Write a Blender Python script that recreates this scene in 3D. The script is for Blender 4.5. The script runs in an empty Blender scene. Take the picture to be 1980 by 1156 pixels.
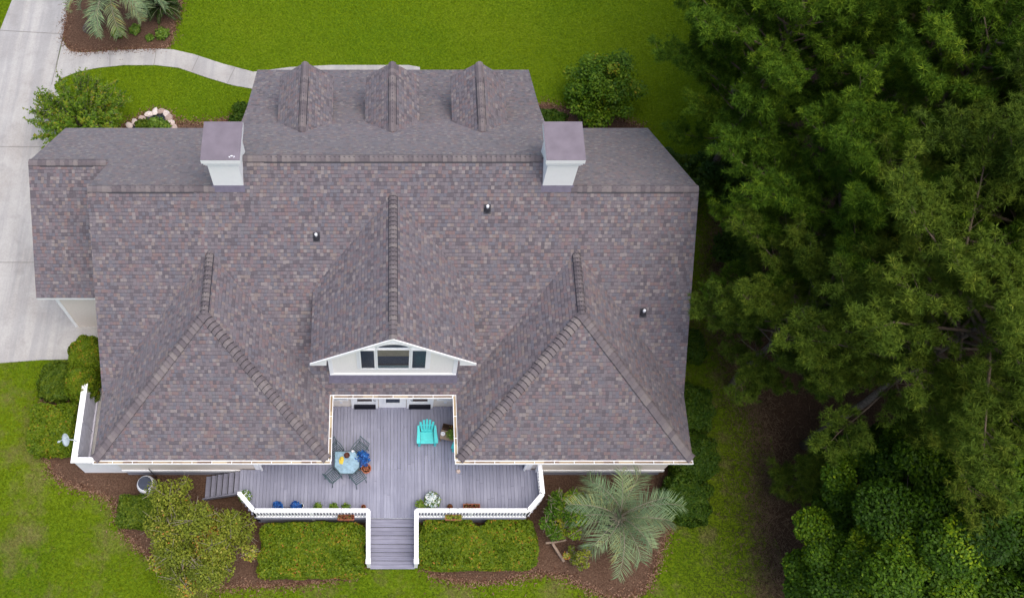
import bpy, math, random
import numpy as np
from mathutils import Vector

# ------------------------------------------------------------------ camera
F, CX, CY, TH, H = 1842.0, 760.0, 578.0, math.radians(25.3), 40.0   # focal length and centre in photo pixels, tilt, height
S = bpy.context.scene
COL = S.collection
cam = bpy.data.objects.new('camera', bpy.data.cameras.new('camera'))
COL.objects.link(cam)
cam.location = (0, 0, H)
cam.rotation_euler = (TH, 0, 0)
cam.data.sensor_width = 36
cam.data.lens = F / 1980 * 36
cam.data.shift_x = (990 - CX) / 1980
cam.data.clip_end = 2000
S.camera = cam
# ------------------------------------------------------------------ light
SUN_EL, SUN_AZ = math.radians(72), math.radians(138)      # azimuth clockwise from +Y
w = bpy.data.worlds.new('World'); S.world = w; w.use_nodes = True
nt = w.node_tree
sky = nt.nodes.new('ShaderNodeTexSky'); sky.sky_type = 'NISHITA'; sky.sun_disc = False
sky.sun_elevation = SUN_EL; sky.sun_rotation = SUN_AZ; sky.dust_density = 4.0; sky.air_density = 1.0; sky.ozone_density = 1.0
nt.links.new(sky.outputs[0], nt.nodes['Background'].inputs[0])
nt.nodes['Background'].inputs[1].default_value = 0.15
sun = bpy.data.objects.new('sun', bpy.data.lights.new('sun', 'SUN')); COL.objects.link(sun)
sun.data.energy = 1.5; sun.data.angle = math.radians(58); sun.data.color = (1, .95, .87)
sd = Vector((math.sin(SUN_AZ)*math.cos(SUN_EL), math.cos(SUN_AZ)*math.cos(SUN_EL), math.sin(SUN_EL)))
sun.rotation_euler = sd.to_track_quat('Z', 'Y').to_euler()
S.view_settings.view_transform = 'Standard'; S.view_settings.look = 'None'
S.view_settings.exposure = 0.62; S.view_settings.gamma = 1
S.cycles.max_bounces = 6; S.cycles.transparent_max_bounces = 8

def P(px, py, z=0.0):
    """the place in the world, at height z, that the photograph shows at (px, py)"""
    t = math.tan(TH + math.atan((CY - py) / F)); y = (H - z) * t
    d = (H - z) * math.cos(TH) + y * math.sin(TH)
    return Vector(((px - CX) * d / F, y, z))

rng = np.random.default_rng(7)
random.seed(7)
R = random.uniform

# ------------------------------------------------------------------ materials
class N:
    def __init__(s, name):
        s.m = bpy.data.materials.new(name); s.m.use_nodes = True
        s.t = s.m.node_tree; s.b = s.t.nodes['Principled BSDF']
    def new(s, typ, **kw):
        n = s.t.nodes.new('ShaderNode' + typ)
        for k, v in kw.items(): setattr(n, k, v)
        return n
    def link(s, a, b): s.t.links.new(a, b)
    def val(s, sock, v):
        if hasattr(v, 'links'): s.link(v, sock)
        else: sock.default_value = v
    def math(s, op, a, b=0.0, c=0.0):
        n = s.new('Math', operation=op)
        for i, v in enumerate((a, b, c)): s.val(n.inputs[i], v)
        return n.outputs[0]
    def noise(s, scale, detail=4, rough=.55, vec=None, out=0):
        n = s.new('TexNoise'); n.inputs['Scale'].default_value = scale; n.inputs['Detail'].default_value = detail
        n.inputs['Roughness'].default_value = rough
        if vec is None: vec = s.new('TexCoord').outputs['Object']
        s.link(vec, n.inputs['Vector']); return n.outputs[out]
    def ramp(s, fac, stops, interp='LINEAR'):
        n = s.new('ValToRGB'); e = n.color_ramp; e.interpolation = interp
        while len(e.elements) < len(stops): e.elements.new(.5)
        for el, (p, c) in zip(e.elements, stops):
            el.position = p; el.color = (*c, 1)
        s.link(fac, n.inputs[0]); return n.outputs[0]
    def mix(s, f, a, b, blend='MIX'):
        n = s.new('Mix', data_type='RGBA', blend_type=blend)
        s.val(n.inputs[0], f)
        for sock, v in ((n.inputs[6], a), (n.inputs[7], b)):
            if hasattr(v, 'links'): s.link(v, sock)
            else: sock.default_value = (*v, 1)
        return n.outputs[2]
    def attr(s, name='rnd'):
        n = s.new('Attribute', attribute_name=name); return n.outputs['Fac']
    def bump(s, h, dist=.02, strength=1.0):
        n = s.new('Bump'); n.inputs['Distance'].default_value = dist; n.inputs['Strength'].default_value = strength
        s.link(h, n.inputs['Height']); s.link(n.outputs[0], s.b.inputs['Normal'])
    def done(s, color, rough=.8, spec=.3, metal=0.0):
        c = s.b.inputs['Base Color']
        if hasattr(color, 'links'): s.link(color, c)
        else: c.default_value = (*color, 1)
        s.b.inputs['Roughness'].default_value = rough
        s.b.inputs['Specular IOR Level'].default_value = spec
        s.b.inputs['Metallic'].default_value = metal
        return s.m

def plain(name, c, rough=.6, spec=.3, var=.12, scale=6, metal=0.0):
    n = N(name); f = n.noise(scale, 5)
    a = tuple(max(0, v*(1-var)) for v in c); b = tuple(min(1, v*(1+var)) for v in c)
    return n.done(n.ramp(f, [(.3, a), (.7, b)]), rough, spec, metal)

def shingle_mat():
    n = N('shingles'); uv = n.new('UVMap').outputs[0]
    sp = n.new('SeparateXYZ'); n.link(uv, sp.inputs[0])
    rowf = n.math('DIVIDE', sp.outputs[1], .145); row = n.math('FLOOR', rowf); fr = n.math('FRACT', rowf)
    wr = n.new('TexWhiteNoise', noise_dimensions='1D'); n.link(row, wr.inputs['W'])
    cu = n.math('ADD', n.math('DIVIDE', sp.outputs[0], .128), n.math('MULTIPLY', wr.outputs[0], 7.3))
    cell = n.math('FLOOR', cu); cf = n.math('FRACT', cu)
    def wn(ox):
        cb = n.new('CombineXYZ'); n.link(cell, cb.inputs[0]); n.link(row, cb.inputs[1]); cb.inputs[2].default_value = ox
        x = n.new('TexWhiteNoise', noise_dimensions='3D'); n.link(cb.outputs[0], x.inputs['Vector']); return x.outputs[0]
    pal = n.ramp(wn(0), [(0, (.082, .072, .088)), (.13, (.168, .146, .164)), (.28, (.195, .134, .145)), (.38, (.250, .205, .180)), (.46, (.135, .120, .140)),
                         (.56, (.128, .136, .172)), (.66, (.188, .166, .184)), (.80, (.215, .138, .128)), (.87, (.300, .268, .255)), (.93, (.160, .162, .182))], 'CONSTANT')
    soft = n.mix(.33, pal, (.150, .134, .140))
    soft = n.mix(1.0, soft, (.84, .82, .83), 'MULTIPLY')
    big = n.noise(.35, 3)
    soft = n.mix(n.math('MULTIPLY', big, .35), soft, (.108, .094, .104))
    gran = n.noise(60, 2, .7)
    soft = n.mix(.5, soft, n.ramp(gran, [(.3, (.30, .30, .30)), (.7, (.72, .72, .72))]), 'OVERLAY')
    # granule foot band with the overlap's shadow painted in, broken from tab to tab
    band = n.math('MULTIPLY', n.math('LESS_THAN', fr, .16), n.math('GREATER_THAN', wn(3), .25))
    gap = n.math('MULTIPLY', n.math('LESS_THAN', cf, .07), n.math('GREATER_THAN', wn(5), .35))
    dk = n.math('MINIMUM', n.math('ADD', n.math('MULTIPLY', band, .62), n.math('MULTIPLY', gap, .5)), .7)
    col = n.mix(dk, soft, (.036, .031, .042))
    hgt = n.math('ADD', n.math('SUBTRACT', 1.0, fr), n.math('MULTIPLY', wn(9), .6))
    n.bump(hgt, .012, .9)
    n.b.inputs['Sheen Weight'].default_value = .35; n.b.inputs['Sheen Roughness'].default_value = .45; n.b.inputs['Sheen Tint'].default_value = (.9, .87, .9, 1)
    return n.done(col, .85, .35)

def leaf_mat(name, stops, rough=.55, spec=.25, transl=.22):
    n = N(name); a = n.attr()
    c = n.ramp(a, stops)
    n.done(c, rough, spec)
    out = n.t.nodes['Material Output']
    tr = n.new('BsdfTranslucent'); n.link(c, tr.inputs[0])
    mx = n.new('MixShader'); mx.inputs[0].default_value = transl
    n.link(n.b.outputs[0], mx.inputs[1]); n.link(tr.outputs[0], mx.inputs[2]); n.link(mx.outputs[0], out.inputs[0])
    return n.m

def lawn_mat():
    n = N('lawn'); tc = n.new('TexCoord').outputs['Object']
    fine = n.noise(9, 8, .8, tc); mid = n.noise(1.6, 5, .65, tc); big = n.noise(.16, 4, .6, tc)
    c = n.ramp(fine, [(.36, (.022, .050, .002)), (.5, (.085, .145, .003)), (.64, (.180, .240, .006))])
    c = n.mix(n.math('MULTIPLY', mid, .4), c, n.ramp(mid, [(.35, (.045, .095, .004)), (.65, (.115, .180, .008))]))
    c = n.mix(.3, c, n.ramp(big, [(.38, (.055, .115, .004)), (.62, (.145, .190, .008))]))
    sp = n.new('SeparateXYZ'); n.link(tc, sp.inputs[0])
    # the thin, worn grass on the garden side of the house
    south = n.new('MapRange'); n.link(sp.outputs[1], south.inputs[0])
    south.inputs[1].default_value = 20; south.inputs[2].default_value = 14
    east = n.new('MapRange'); n.link(sp.outputs[0], east.inputs[0]); east.inputs[1].default_value = 11; east.inputs[2].default_value = 13; east.inputs[3].default_value = 1; east.inputs[4].default_value = 1.75
    worn = n.ramp(n.noise(.55, 6, .7, tc), [(.50, (0, 0, 0)), (.68, (1, 1, 1))])
    wf = n.math('MULTIPLY', n.math('MULTIPLY', n.math('MULTIPLY', worn, south.outputs[0]), east.outputs[0]), .55)
    c = n.mix(wf, c, n.ramp(fine, [(.3, (.085, .062, .028)), (.7, (.240, .185, .095))]))
    n.bump(fine, .05, .7)
    return n.done(c, .9, .1)

def grass_mat():
    n = N('grass_blades'); tc = n.new('TexCoord').outputs['Object']
    c = n.ramp(n.attr(), [(0, (.036, .082, .003)), (.5, (.086, .155, .004)), (.85, (.150, .218, .008)), (1, (.27, .22, .03))])
    mid = n.noise(.9, 5, .65, tc)
    c = n.mix(n.math('MULTIPLY', n.ramp(mid, [(.42, (0, 0, 0)), (.66, (1, 1, 1))]), .6), c, (.060, .110, .004))
    c = n.mix(n.math('MULTIPLY', n.ramp(n.noise(.13, 4, .6, tc), [(.45, (0, 0, 0)), (.65, (1, 1, 1))]), .5), c, (.200, .215, .004))
    tuftn = n.noise(4.5, 5, .7, tc)
    c = n.mix(n.math('MULTIPLY', n.ramp(tuftn, [(.46, (0, 0, 0)), (.58, (1, 1, 1))]), .70), c, (.175, .248, .008))
    c = n.mix(n.math('MULTIPLY', n.ramp(n.noise(2.2, 6, .7, tc), [(.50, (0, 0, 0)), (.66, (1, 1, 1))]), .55), c, (.070, .100, .012))
    sp = n.new('SeparateXYZ'); n.link(tc, sp.inputs[0])
    north = n.new('MapRange'); n.link(sp.outputs[1], north.inputs[0]); north.inputs[1].default_value = 22; north.inputs[2].default_value = 30
    c = n.mix(n.math('MULTIPLY', north.outputs[0], .45), c, (.140, .235, .003))
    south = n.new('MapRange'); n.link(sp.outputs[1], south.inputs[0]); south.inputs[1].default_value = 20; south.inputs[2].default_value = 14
    east = n.new('MapRange'); n.link(sp.outputs[0], east.inputs[0]); east.inputs[1].default_value = 11; east.inputs[2].default_value = 13; east.inputs[3].default_value = 1; east.inputs[4].default_value = 1.75
    worn = n.ramp(n.noise(.55, 6, .7, tc), [(.48, (0, 0, 0)), (.64, (1, 1, 1))])
    c = n.mix(n.math('MULTIPLY', n.math('MULTIPLY', n.math('MULTIPLY', worn, south.outputs[0]), east.outputs[0]), .5), c, (.25, .180, .090))
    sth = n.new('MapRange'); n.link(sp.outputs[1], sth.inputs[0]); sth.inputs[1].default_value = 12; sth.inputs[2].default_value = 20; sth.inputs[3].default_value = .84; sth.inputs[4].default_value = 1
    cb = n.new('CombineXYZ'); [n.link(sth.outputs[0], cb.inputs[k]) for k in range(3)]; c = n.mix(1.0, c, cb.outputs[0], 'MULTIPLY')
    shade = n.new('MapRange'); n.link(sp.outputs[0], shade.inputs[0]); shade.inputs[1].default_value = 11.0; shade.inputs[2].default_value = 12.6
    c = n.mix(n.math('MULTIPLY', n.math('MULTIPLY', shade.outputs[0], south.outputs[0]), .72), c, (.048, .060, .014))  # darker blades beside the wood: the trees' shade put into the colour
    return n.done(c, .85, .02)

def ground_mat(name, stops, scale, dist=.03):
    n = N(name); tc = n.new('TexCoord').outputs['Object']
    a = n.noise(scale, 7, .75, tc); b = n.noise(1.1, 5, .6, tc)
    c = n.ramp(a, stops); c = n.mix(n.math('MULTIPLY', b, .5), c, stops[0][1])
    n.bump(a, dist, .8)
    return n.done(c, .95, .1)

def concrete_mat():
    n = N('concrete'); tc = n.new('TexCoord').outputs['Object']
    a = n.noise(14, 7, .7, tc); b = n.noise(.45, 6, .62, tc); c2 = n.noise(2.6, 6, .7, tc)
    c = n.ramp(b, [(.30, (.255, .235, .22)), (.52, (.350, .342, .330)), (.72, (.425, .418, .408))])
    c = n.mix(n.math('MULTIPLY', n.ramp(c2, [(.45, (0, 0, 0)), (.75, (1, 1, 1))]), .35), c, (.27, .25, .24))
    c = n.mix(.35, c, n.ramp(a, [(.3, (.30, .29, .275)), (.7, (.56, .54, .52))]))
    mp = n.new('Mapping'); n.link(tc, mp.inputs[0]); mp.inputs['Scale'].default_value = (1.6, .10, 1)
    c = n.mix(n.math('MULTIPLY', n.ramp(n.noise(1, 6, .65, mp.outputs[0]), [(.45, (0, 0, 0)), (.60, (1, 1, 1))]), .45), c, (.24, .24, .25))
    c = n.mix(n.math('MULTIPLY', n.ramp(n.noise(1.1, 3, .5, tc), [(.58, (0, 0, 0)), (.72, (1, 1, 1))]), .45), c, (.22, .21, .205))
    n.bump(a, .004, .6)
    return n.done(c, .9, .2)

def board_mat(name, lo, hi, axis):
    n = N(name); tc = n.new('TexCoord').outputs['Object']
    mp = n.new('Mapping'); n.link(tc, mp.inputs[0])
    mp.inputs['Scale'].default_value = (30, 1.2, 30) if axis == 'y' else (1.2, 30, 30)
    g = n.noise(1, 5, .6, mp.outputs[0]); a = n.attr(); st = n.noise(.5, 4, .6, tc)
    c = n.ramp(a, [(0, lo), (1, hi)])
    c = n.mix(.45, c, n.ramp(g, [(.3, tuple(v*.75 for v in lo)), (.7, tuple(min(1, v*1.15) for v in hi))]))
    c = n.mix(n.math('MULTIPLY', n.ramp(st, [(.38, (0, 0, 0)), (.62, (1, 1, 1))]), .5), c, tuple(v*.82 for v in lo))
    n.bump(g, .004, .5)
    return n.done(c, .75, .25)

def rnd_mat(name, stops, rough=.8, spec=.2, grain=40):
    n = N(name); c = n.ramp(n.attr(), stops)
    g = n.noise(grain, 4, .7)
    c = n.mix(.35, c, n.ramp(g, [(.3, (.32, .32, .32)), (.7, (.70, .70, .70))]), 'OVERLAY')
    return n.done(c, rough, spec)

def siding_mat(name, c):
    n = N(name); tc = n.new('TexCoord').outputs['Object']
    sp = n.new('SeparateXYZ'); n.link(tc, sp.inputs[0])
    fr = n.math('FRACT', n.math('DIVIDE', sp.outputs[2], .15))
    n.bump(n.math('SUBTRACT', 1.0, fr), .03, 1.0)
    f = n.noise(3, 5)
    return n.done(n.ramp(f, [(.3, tuple(v*.93 for v in c)), (.7, c)]), .6, .3)

def glass_mat():
    n = N('window_glass')
    out = n.t.nodes['Material Output']
    tr = n.new('BsdfTransparent'); tr.inputs[0].default_value = (.75, .82, .85, 1)
    gl = n.new('BsdfGlossy'); gl.inputs['Roughness'].default_value = .22
    fr = n.new('Fresnel'); fr.inputs[0].default_value = 1.28
    mx = n.new('MixShader'); n.link(fr.outputs[0], mx.inputs[0]); n.link(tr.outputs[0], mx.inputs[1]); n.link(gl.outputs[0], mx.inputs[2])
    n.link(mx.outputs[0], out.inputs[0]); return n.m

M = {}
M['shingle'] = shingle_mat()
M['cap'] = rnd_mat('ridge_shingles', [(0, (.112, .097, .106)), (.4, (.140, .121, .129)), (.8, (.165, .144, .147)), (1, (.190, .167, .163))], .92, .1, 60)
M['lawn'] = lawn_mat()
M['mulch'] = ground_mat('mulch', [(.3, (.040, .022, .014)), (.5, (.110, .064, .043)), (.72, (.205, .130, .092))], 16)
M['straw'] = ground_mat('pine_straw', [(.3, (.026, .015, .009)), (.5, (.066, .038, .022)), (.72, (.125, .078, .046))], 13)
M['concrete'] = concrete_mat()
M['joint'] = plain('joint', (.20, .19, .18), .95, .1)
M['white'] = plain('white_paint', (.89, .89, .89), .45, .35, .04)
M['offwhite'] = plain('offwhite_paint', (.89, .89, .88), .5, .3, .015)
M['siding'] = siding_mat('white_siding', (.72, .73, .75))
M['beige'] = plain('beige_stucco', (.74, .67, .60), .8, .2, .05, 12)
M['cream'] = plain('cream_stucco', (.86, .83, .78), .8, .2, .04, 12)
M['sideboard'] = plain('pale_grey_boards', (.56, .55, .62), .7, .2, .12, 5)
M['skirt'] = siding_mat('grey_skirting', (.20, .205, .25))
M['deck'] = board_mat('deck_boards', (.200, .205, .270), (.315, .322, .400), 'y')
M['tread'] = board_mat('stair_boards', (.165, .165, .215), (.265, .265, .335), 'x')
M['gutter_in'] = rnd_mat('gutter_litter', [(0, (.16, .11, .08)), (.5, (.30, .23, .15)), (1, (.42, .35, .24))], .9, .1, 20)
M['metal'] = plain('chimney_metal', (.165, .140, .165), .5, .4, .12, 2.5)
M['lead'] = plain('flashing', (.10, .09, .13), .6, .4, .15)
M['dark'] = plain('dark_metal', (.03, .03, .038), .5, .4)
M['glass'] = glass_mat()
M['room'] = plain('room_dark', (.10, .11, .15), .9, .1)
M['blind'] = plain('blind', (.66, .48, .33), .9, .1)
M['sash'] = plain('sash_shade', (.42, .46, .47), .8, .1)
M['curtain'] = plain('red_curtain', (.20, .10, .085), .9, .1)
M['mat'] = plain('door_mat', (.016, .016, .024), .95, .05)
M['turq'] = plain('turquoise_paint', (.075, .56, .56), .5, .35, .08)
M['green_metal'] = plain('green_metal', (.045, .085, .095), .55, .4, .15)
M['tabletop'] = plain('pale_blue_top', (.20, .32, .40), .35, .5, .3, 9)
M['terra'] = plain('terracotta', (.36, .13, .075), .85, .15, .2)
M['brownpot'] = plain('brown_pot', (.095, .035, .025), .7, .2, .2)
M['bluepot'] = plain('blue_glaze', (.02, .10, .33), .3, .5, .2)
M['whitepot'] = plain('white_glaze', (.74, .75, .78), .3, .5, .05)
M['yellow'] = plain('yellow_cloth', (.55, .42, .06), .8, .2)
M['wood'] = plain('weathered_wood', (.27, .20, .15), .85, .15, .25)
M['darkwood'] = plain('dark_wood', (.075, .04, .026), .8, .2, .25)
M['bark'] = ground_mat('bark', [(.3, (.055, .042, .036)), (.5, (.140, .112, .098)), (.7, (.230, .195, .175))], 9, .04)
M['twig'] = plain('twig', (.27, .225, .18), .9, .1, .25)
M['pinetwig'] = plain('pine_twig', (.105, .080, .060), .9, .1, .25)
M['stone'] = rnd_mat('stone', [(0, (.30, .22, .19)), (.5, (.46, .37, .33)), (1, (.60, .53, .50))], .9, .15, 12)
M['water'] = N('pond_water').done((.012, .018, .018), .05, .6)
M['dish'] = plain('dish_grey', (.44, .50, .53), .5, .4, .05)
M['soil'] = plain('soil', (.03, .02, .014), .95, .05)
M['pine'] = leaf_mat('pine_needles', [(0, (.024, .058, .006)), (.45, (.060, .120, .010)), (.8, (.122, .200, .014)), (1, (.215, .290, .022))], .6, .06, .12)
M['pine2'] = leaf_mat('pine_needles_warm', [(0, (.034, .062, .009)), (.45, (.074, .118, .013)), (.8, (.128, .176, .019)), (1, (.21, .25, .032))], .6, .06, .12)
M['oak'] = leaf_mat('broad_leaves', [(0, (.020, .052, .004)), (.5, (.052, .112, .005)), (.85, (.118, .200, .007)), (1, (.22, .30, .010))], .5, .12)
M['hedge'] = leaf_mat('hedge_leaves', [(0, (.052, .095, .004)), (.5, (.105, .165, .007)), (.85, (.170, .215, .010)), (.95, (.27, .22, .014)), (1, (.32, .15, .03))], .5, .14)
M['box'] = leaf_mat('boxwood_leaves', [(0, (.032, .066, .006)), (.5, (.072, .120, .008)), (1, (.140, .180, .012))], .5, .14)
M['darkbox'] = leaf_mat('dark_shrub_leaves', [(0, (.020, .054, .006)), (.6, (.046, .092, .008)), (1, (.085, .130, .010))], .5, .12)
M['myrtle'] = leaf_mat('myrtle_leaves', [(0, (.036, .090, .006)), (.5, (.090, .170, .009)), (.9, (.175, .250, .014)), (1, (.25, .22, .02))], .5, .14)
M['olive'] = leaf_mat('olive_leaves', [(0, (.095, .130, .013)), (.5, (.190, .225, .022)), (.85, (.300, .305, .038)), (.94, (.40, .34, .09)), (1, (.40, .15, .03))], .5, .14)
M['palm'] = leaf_mat('palm_leaflets', [(0, (.085, .145, .075)), (.45, (.175, .260, .135)), (.8, (.29, .36, .17)), (1, (.42, .37, .11))], .55, .12, .15)
M['sago'] = leaf_mat('sago_leaflets', [(0, (.012, .028, .006)), (.6, (.028, .055, .009)), (1, (.055, .085, .013))], .5, .12, .1)
M['blueflower'] = leaf_mat('blue_petals', [(0, (.005, .035, .16)), (.6, (.012, .085, .32)), (1, (.03, .17, .50))], .5, .3, .1)
M['whiteflower'] = leaf_mat('white_petals', [(0, (.45, .58, .60)), (.6, (.66, .72, .70)), (1, (.80, .80, .76))], .6, .2, .2)
M['redflower'] = leaf_mat('red_petals', [(0, (.13, .03, .02)), (.5, (.24, .06, .035)), (.75, (.10, .13, .02)), (1, (.30, .16, .06))], .6, .2, .2)
M['clayflower'] = leaf_mat('clay_petals', [(0, (.22, .07, .04)), (.6, (.42, .15, .09)), (1, (.50, .24, .12))], .6, .1)
M['plant'] = leaf_mat('plant_leaves', [(0, (.06, .13, .012)), (.6, (.13, .22, .02)), (1, (.22, .30, .04))], .5, .3)
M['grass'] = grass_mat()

# ------------------------------------------------------------------ mesh tools
def np_mesh(name, V, Fc, mats, rnd=None, mi=None, smooth=False):
    """V (n,3), Fc (m,k) with all faces of k corners"""
    me = bpy.data.meshes.new(name); k = Fc.shape[1]
    me.vertices.add(len(V)); me.vertices.foreach_set('co', np.ascontiguousarray(V, np.float32).ravel())
    me.loops.add(Fc.size); me.loops.foreach_set('vertex_index', np.ascontiguousarray(Fc, np.int32).ravel())
    me.polygons.add(len(Fc)); me.polygons.foreach_set('loop_start', np.arange(0, Fc.size, k, dtype=np.int32))
    for m in mats: me.materials.append(m)
    if mi is not None: me.polygons.foreach_set('material_index', mi.astype(np.int32))
    if rnd is not None:
        a = me.attributes.new('rnd', 'FLOAT', 'POINT'); a.data.foreach_set('value', rnd.astype(np.float32))
    if smooth: me.polygons.foreach_set('use_smooth', np.ones(len(Fc), bool))
    me.update(calc_edges=True); return me

def link(name, me, parent=None):
    o = bpy.data.objects.new(name, me); COL.objects.link(o)
    if parent: o.parent = parent
    return o

def root_loc(o):
    while o.parent: o = o.parent
    return Vector(o.location)

def tag(o, label, cat, group=None):
    o['label'] = label; o['category'] = cat
    if group: o['group'] = group
    return o

def thing(name, label, cat, loc=(0, 0, 0), rz=0, group=None):
    o = bpy.data.objects.new(name, None); COL.objects.link(o)
    o.location = loc; o.rotation_euler = (0, 0, rz); o.empty_display_size = .2
    return tag(o, label, cat, group)

def copy_tree(o, parent=None):
    c = o.copy(); COL.objects.link(c)
    if parent: c.parent = parent
    for ch in list(o.children): copy_tree(ch, c)
    return c

class MB:
    def __init__(s): s.v = []; s.f = []; s.m = []; s.r = []; s.n = 0
    def add(s, vs, fs, mi=0, r=None):
        k = len(s.v); r = random.random() if r is None else r
        s.v += [tuple(v) for v in vs]; s.r += [r]*len(vs)
        s.f += [tuple(i+k for i in f) for f in fs]; s.m += [mi]*len(fs)
        return s
    def box(s, x0, x1, y0, y1, z0, z1, mi=0, r=None):
        return s.add([(x, y, z) for z in (z0, z1) for y in (y0, y1) for x in (x0, x1)],
                     [(0, 2, 3, 1), (4, 5, 7, 6), (0, 1, 5, 4), (2, 6, 7, 3), (0, 4, 6, 2), (1, 3, 7, 5)], mi, r)
    def beam(s, a, b, w, h, mi=0, up=(0, 0, 1), r=None):
        """a box of width w and height h along a->b"""
        a, b = Vector(a), Vector(b); d = (b-a).normalized(); up = Vector(up)
        if abs(d.dot(up)) > .98: up = Vector((0, 1, 0))
        sx = d.cross(up).normalized(); u = sx.cross(d)
        vs = [p + sx*i*w/2 + u*j*h/2 for p in (a, b) for (i, j) in ((-1, -1), (1, -1), (1, 1), (-1, 1))]
        return s.add(vs, [(0, 3, 2, 1), (4, 5, 6, 7), (0, 1, 5, 4), (1, 2, 6, 5), (2, 3, 7, 6), (3, 0, 4, 7)], mi, r)
    def prism(s, poly, z0, z1, mi=0, r=None):
        n = len(poly)
        vs = [(p[0], p[1], z0) for p in poly] + [(p[0], p[1], z1) for p in poly]
        fs = [tuple(range(n-1, -1, -1)), tuple(range(n, 2*n))] + [(i, (i+1) % n, (i+1) % n+n, i+n) for i in range(n)]
        return s.add(vs, fs, mi, r)
    def tube(s, pts, rad, n=8, mi=0, r=None, cap=True):
        pts = [Vector(p) for p in pts]; vs = []; k = len(pts)
        if not hasattr(rad, '__len__'): rad = [rad]*k
        for i, p in enumerate(pts):
            d = (pts[min(i+1, k-1)] - pts[max(i-1, 0)]).normalized()
            u = d.cross(Vector((0, 0, 1)) if abs(d.z) < .9 else Vector((1, 0, 0))).normalized(); v = d.cross(u)
            for j in range(n):
                a = 2*math.pi*j/n; vs.append(p + (u*math.cos(a) + v*math.sin(a))*rad[i])
        fs = [(i*n+j, (i+1)*n+j, (i+1)*n+(j+1) % n, i*n+(j+1) % n) for i in range(k-1) for j in range(n)]
        if cap: fs += [tuple(range(n)), tuple(range((k-1)*n+n-1, (k-1)*n-1, -1))]
        return s.add(vs, fs, mi, r)
    def lathe(s, prof, c=(0, 0, 0), n=20, mi=0, r=None):
        vs = [(c[0]+q*math.cos(2*math.pi*j/n), c[1]+q*math.sin(2*math.pi*j/n), c[2]+z) for q, z in prof for j in range(n)]
        k = len(prof)
        fs = [(i*n+j, i*n+(j+1) % n, (i+1)*n+(j+1) % n, (i+1)*n+j) for i in range(k-1) for j in range(n)]
        fs += [tuple(range(n-1, -1, -1)), tuple(range((k-1)*n, k*n))]
        return s.add(vs, fs, mi, r)
    def build(s, name, mats, parent=None, world=False, smooth=False, uvroof=False):
        if not isinstance(mats, (list, tuple)): mats = [mats]
        me = bpy.data.meshes.new(name)
        off = root_loc(parent) if (parent and world) else Vector((0, 0, 0))
        me.from_pydata([(v[0]-off.x, v[1]-off.y, v[2]-off.z) for v in s.v], [], s.f)
        for m in mats: me.materials.append(m)
        me.polygons.foreach_set('material_index', s.m)
        a = me.attributes.new('rnd', 'FLOAT', 'POINT'); a.data.foreach_set('value', s.r)
        if smooth: me.polygons.foreach_set('use_smooth', [True]*len(s.f))
        if uvroof:
            uv = me.uv_layers.new(name='UVMap')
            for p in me.polygons:
                nrm = p.normal; u = Vector((0, 0, 1)).cross(nrm)
                u = u.normalized() if u.length > 1e-4 else Vector((1, 0, 0)); v = nrm.cross(u)
                for li in p.loop_indices:
                    co = me.vertices[me.loops[li].vertex_index].co
                    uv.data[li].uv = (co.dot(u)+50, co.dot(v)+50)
        me.update()
        return link(name, me, parent)

def structure(name, o, kind='structure'):
    o['kind'] = kind; return o

# ------------------------------------------------------------------ the ground
def sheet(name, poly, z, mat, kind='structure', thick=None):
    mb = MB()
    if thick: mb.prism(poly, z-thick, z)
    else: mb.add([(p[0], p[1], z) for p in poly], [tuple(range(len(poly)))])
    o = mb.build(name, mat); o['kind'] = kind; return o

def ccw(poly):
    a = sum(poly[i][0]*poly[(i+1) % len(poly)][1] - poly[(i+1) % len(poly)][0]*poly[i][1] for i in range(len(poly)))
    return poly if a > 0 else poly[::-1]

def smooth_poly(px, it=2, rag=0.0, seg=.35):
    """pixel outline -> ground polygon with rounded corners and a slightly ragged edge"""
    p = [P(x, y, 0).xy for x, y in px]
    for _ in range(it):
        q = []
        for i in range(len(p)):
            a, b = p[i], p[(i+1) % len(p)]
            q += [a*.75+b*.25, a*.25+b*.75]
        p = q
    if rag:
        q = []
        for i in range(len(p)):
            a, b = p[i], p[(i+1) % len(p)]; k = max(1, int((b-a).length/seg))
            for j in range(k): q.append(a + (b-a)*j/k + Vector((R(-rag, rag), R(-rag, rag))))
        p = q
    return ccw([tuple(v) for v in p])

sheet('lawn', [(-300, -260), (300, -260), (300, 340), (-300, 340)], 0, M['lawn'])
drive_px = [(60, -90), (152, -90), (137, 0), (122, 70), (110, 125), (104, 165), (150, 260), (250, 330), (260, 640), (188, 690), (150, 695), (80, 696), (0, 702), (-140, 712), (-260, 300), (0, 60)]
drive = ccw([tuple(P(x, y, 0).xy) for x, y in drive_px])
sheet('driveway', drive, .03, M['concrete'], thick=.03)
walk_px = [(122, 78), (128, 92), (140, 101), (160, 103), (225, 98), (300, 95), (335, 97), (375, 106), (430, 124), (490, 140), (560, 131), (640, 127), (790, 127), (812, 131),
           (812, 160), (640, 180), (520, 185), (485, 172), (450, 166), (400, 151), (345, 132), (300, 127), (240, 127), (190, 132), (150, 140), (125, 150), (104, 165), (112, 120)]
sheet('footpath', ccw([tuple(P(x, y, 0).xy) for x, y in walk_px]), .036, M['concrete'], thick=.034)
jm = MB()
def joint(a, b, w=.03, z=.041):
    a, b = P(*a, 0), P(*b, 0); d = (b-a).normalized(); n = Vector((-d.y, d.x, 0))*w/2
    jm.add([Vector((q.x, q.y, z)) for q in (a-n, b-n, b+n, a+n)], [(0, 1, 2, 3)])
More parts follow.
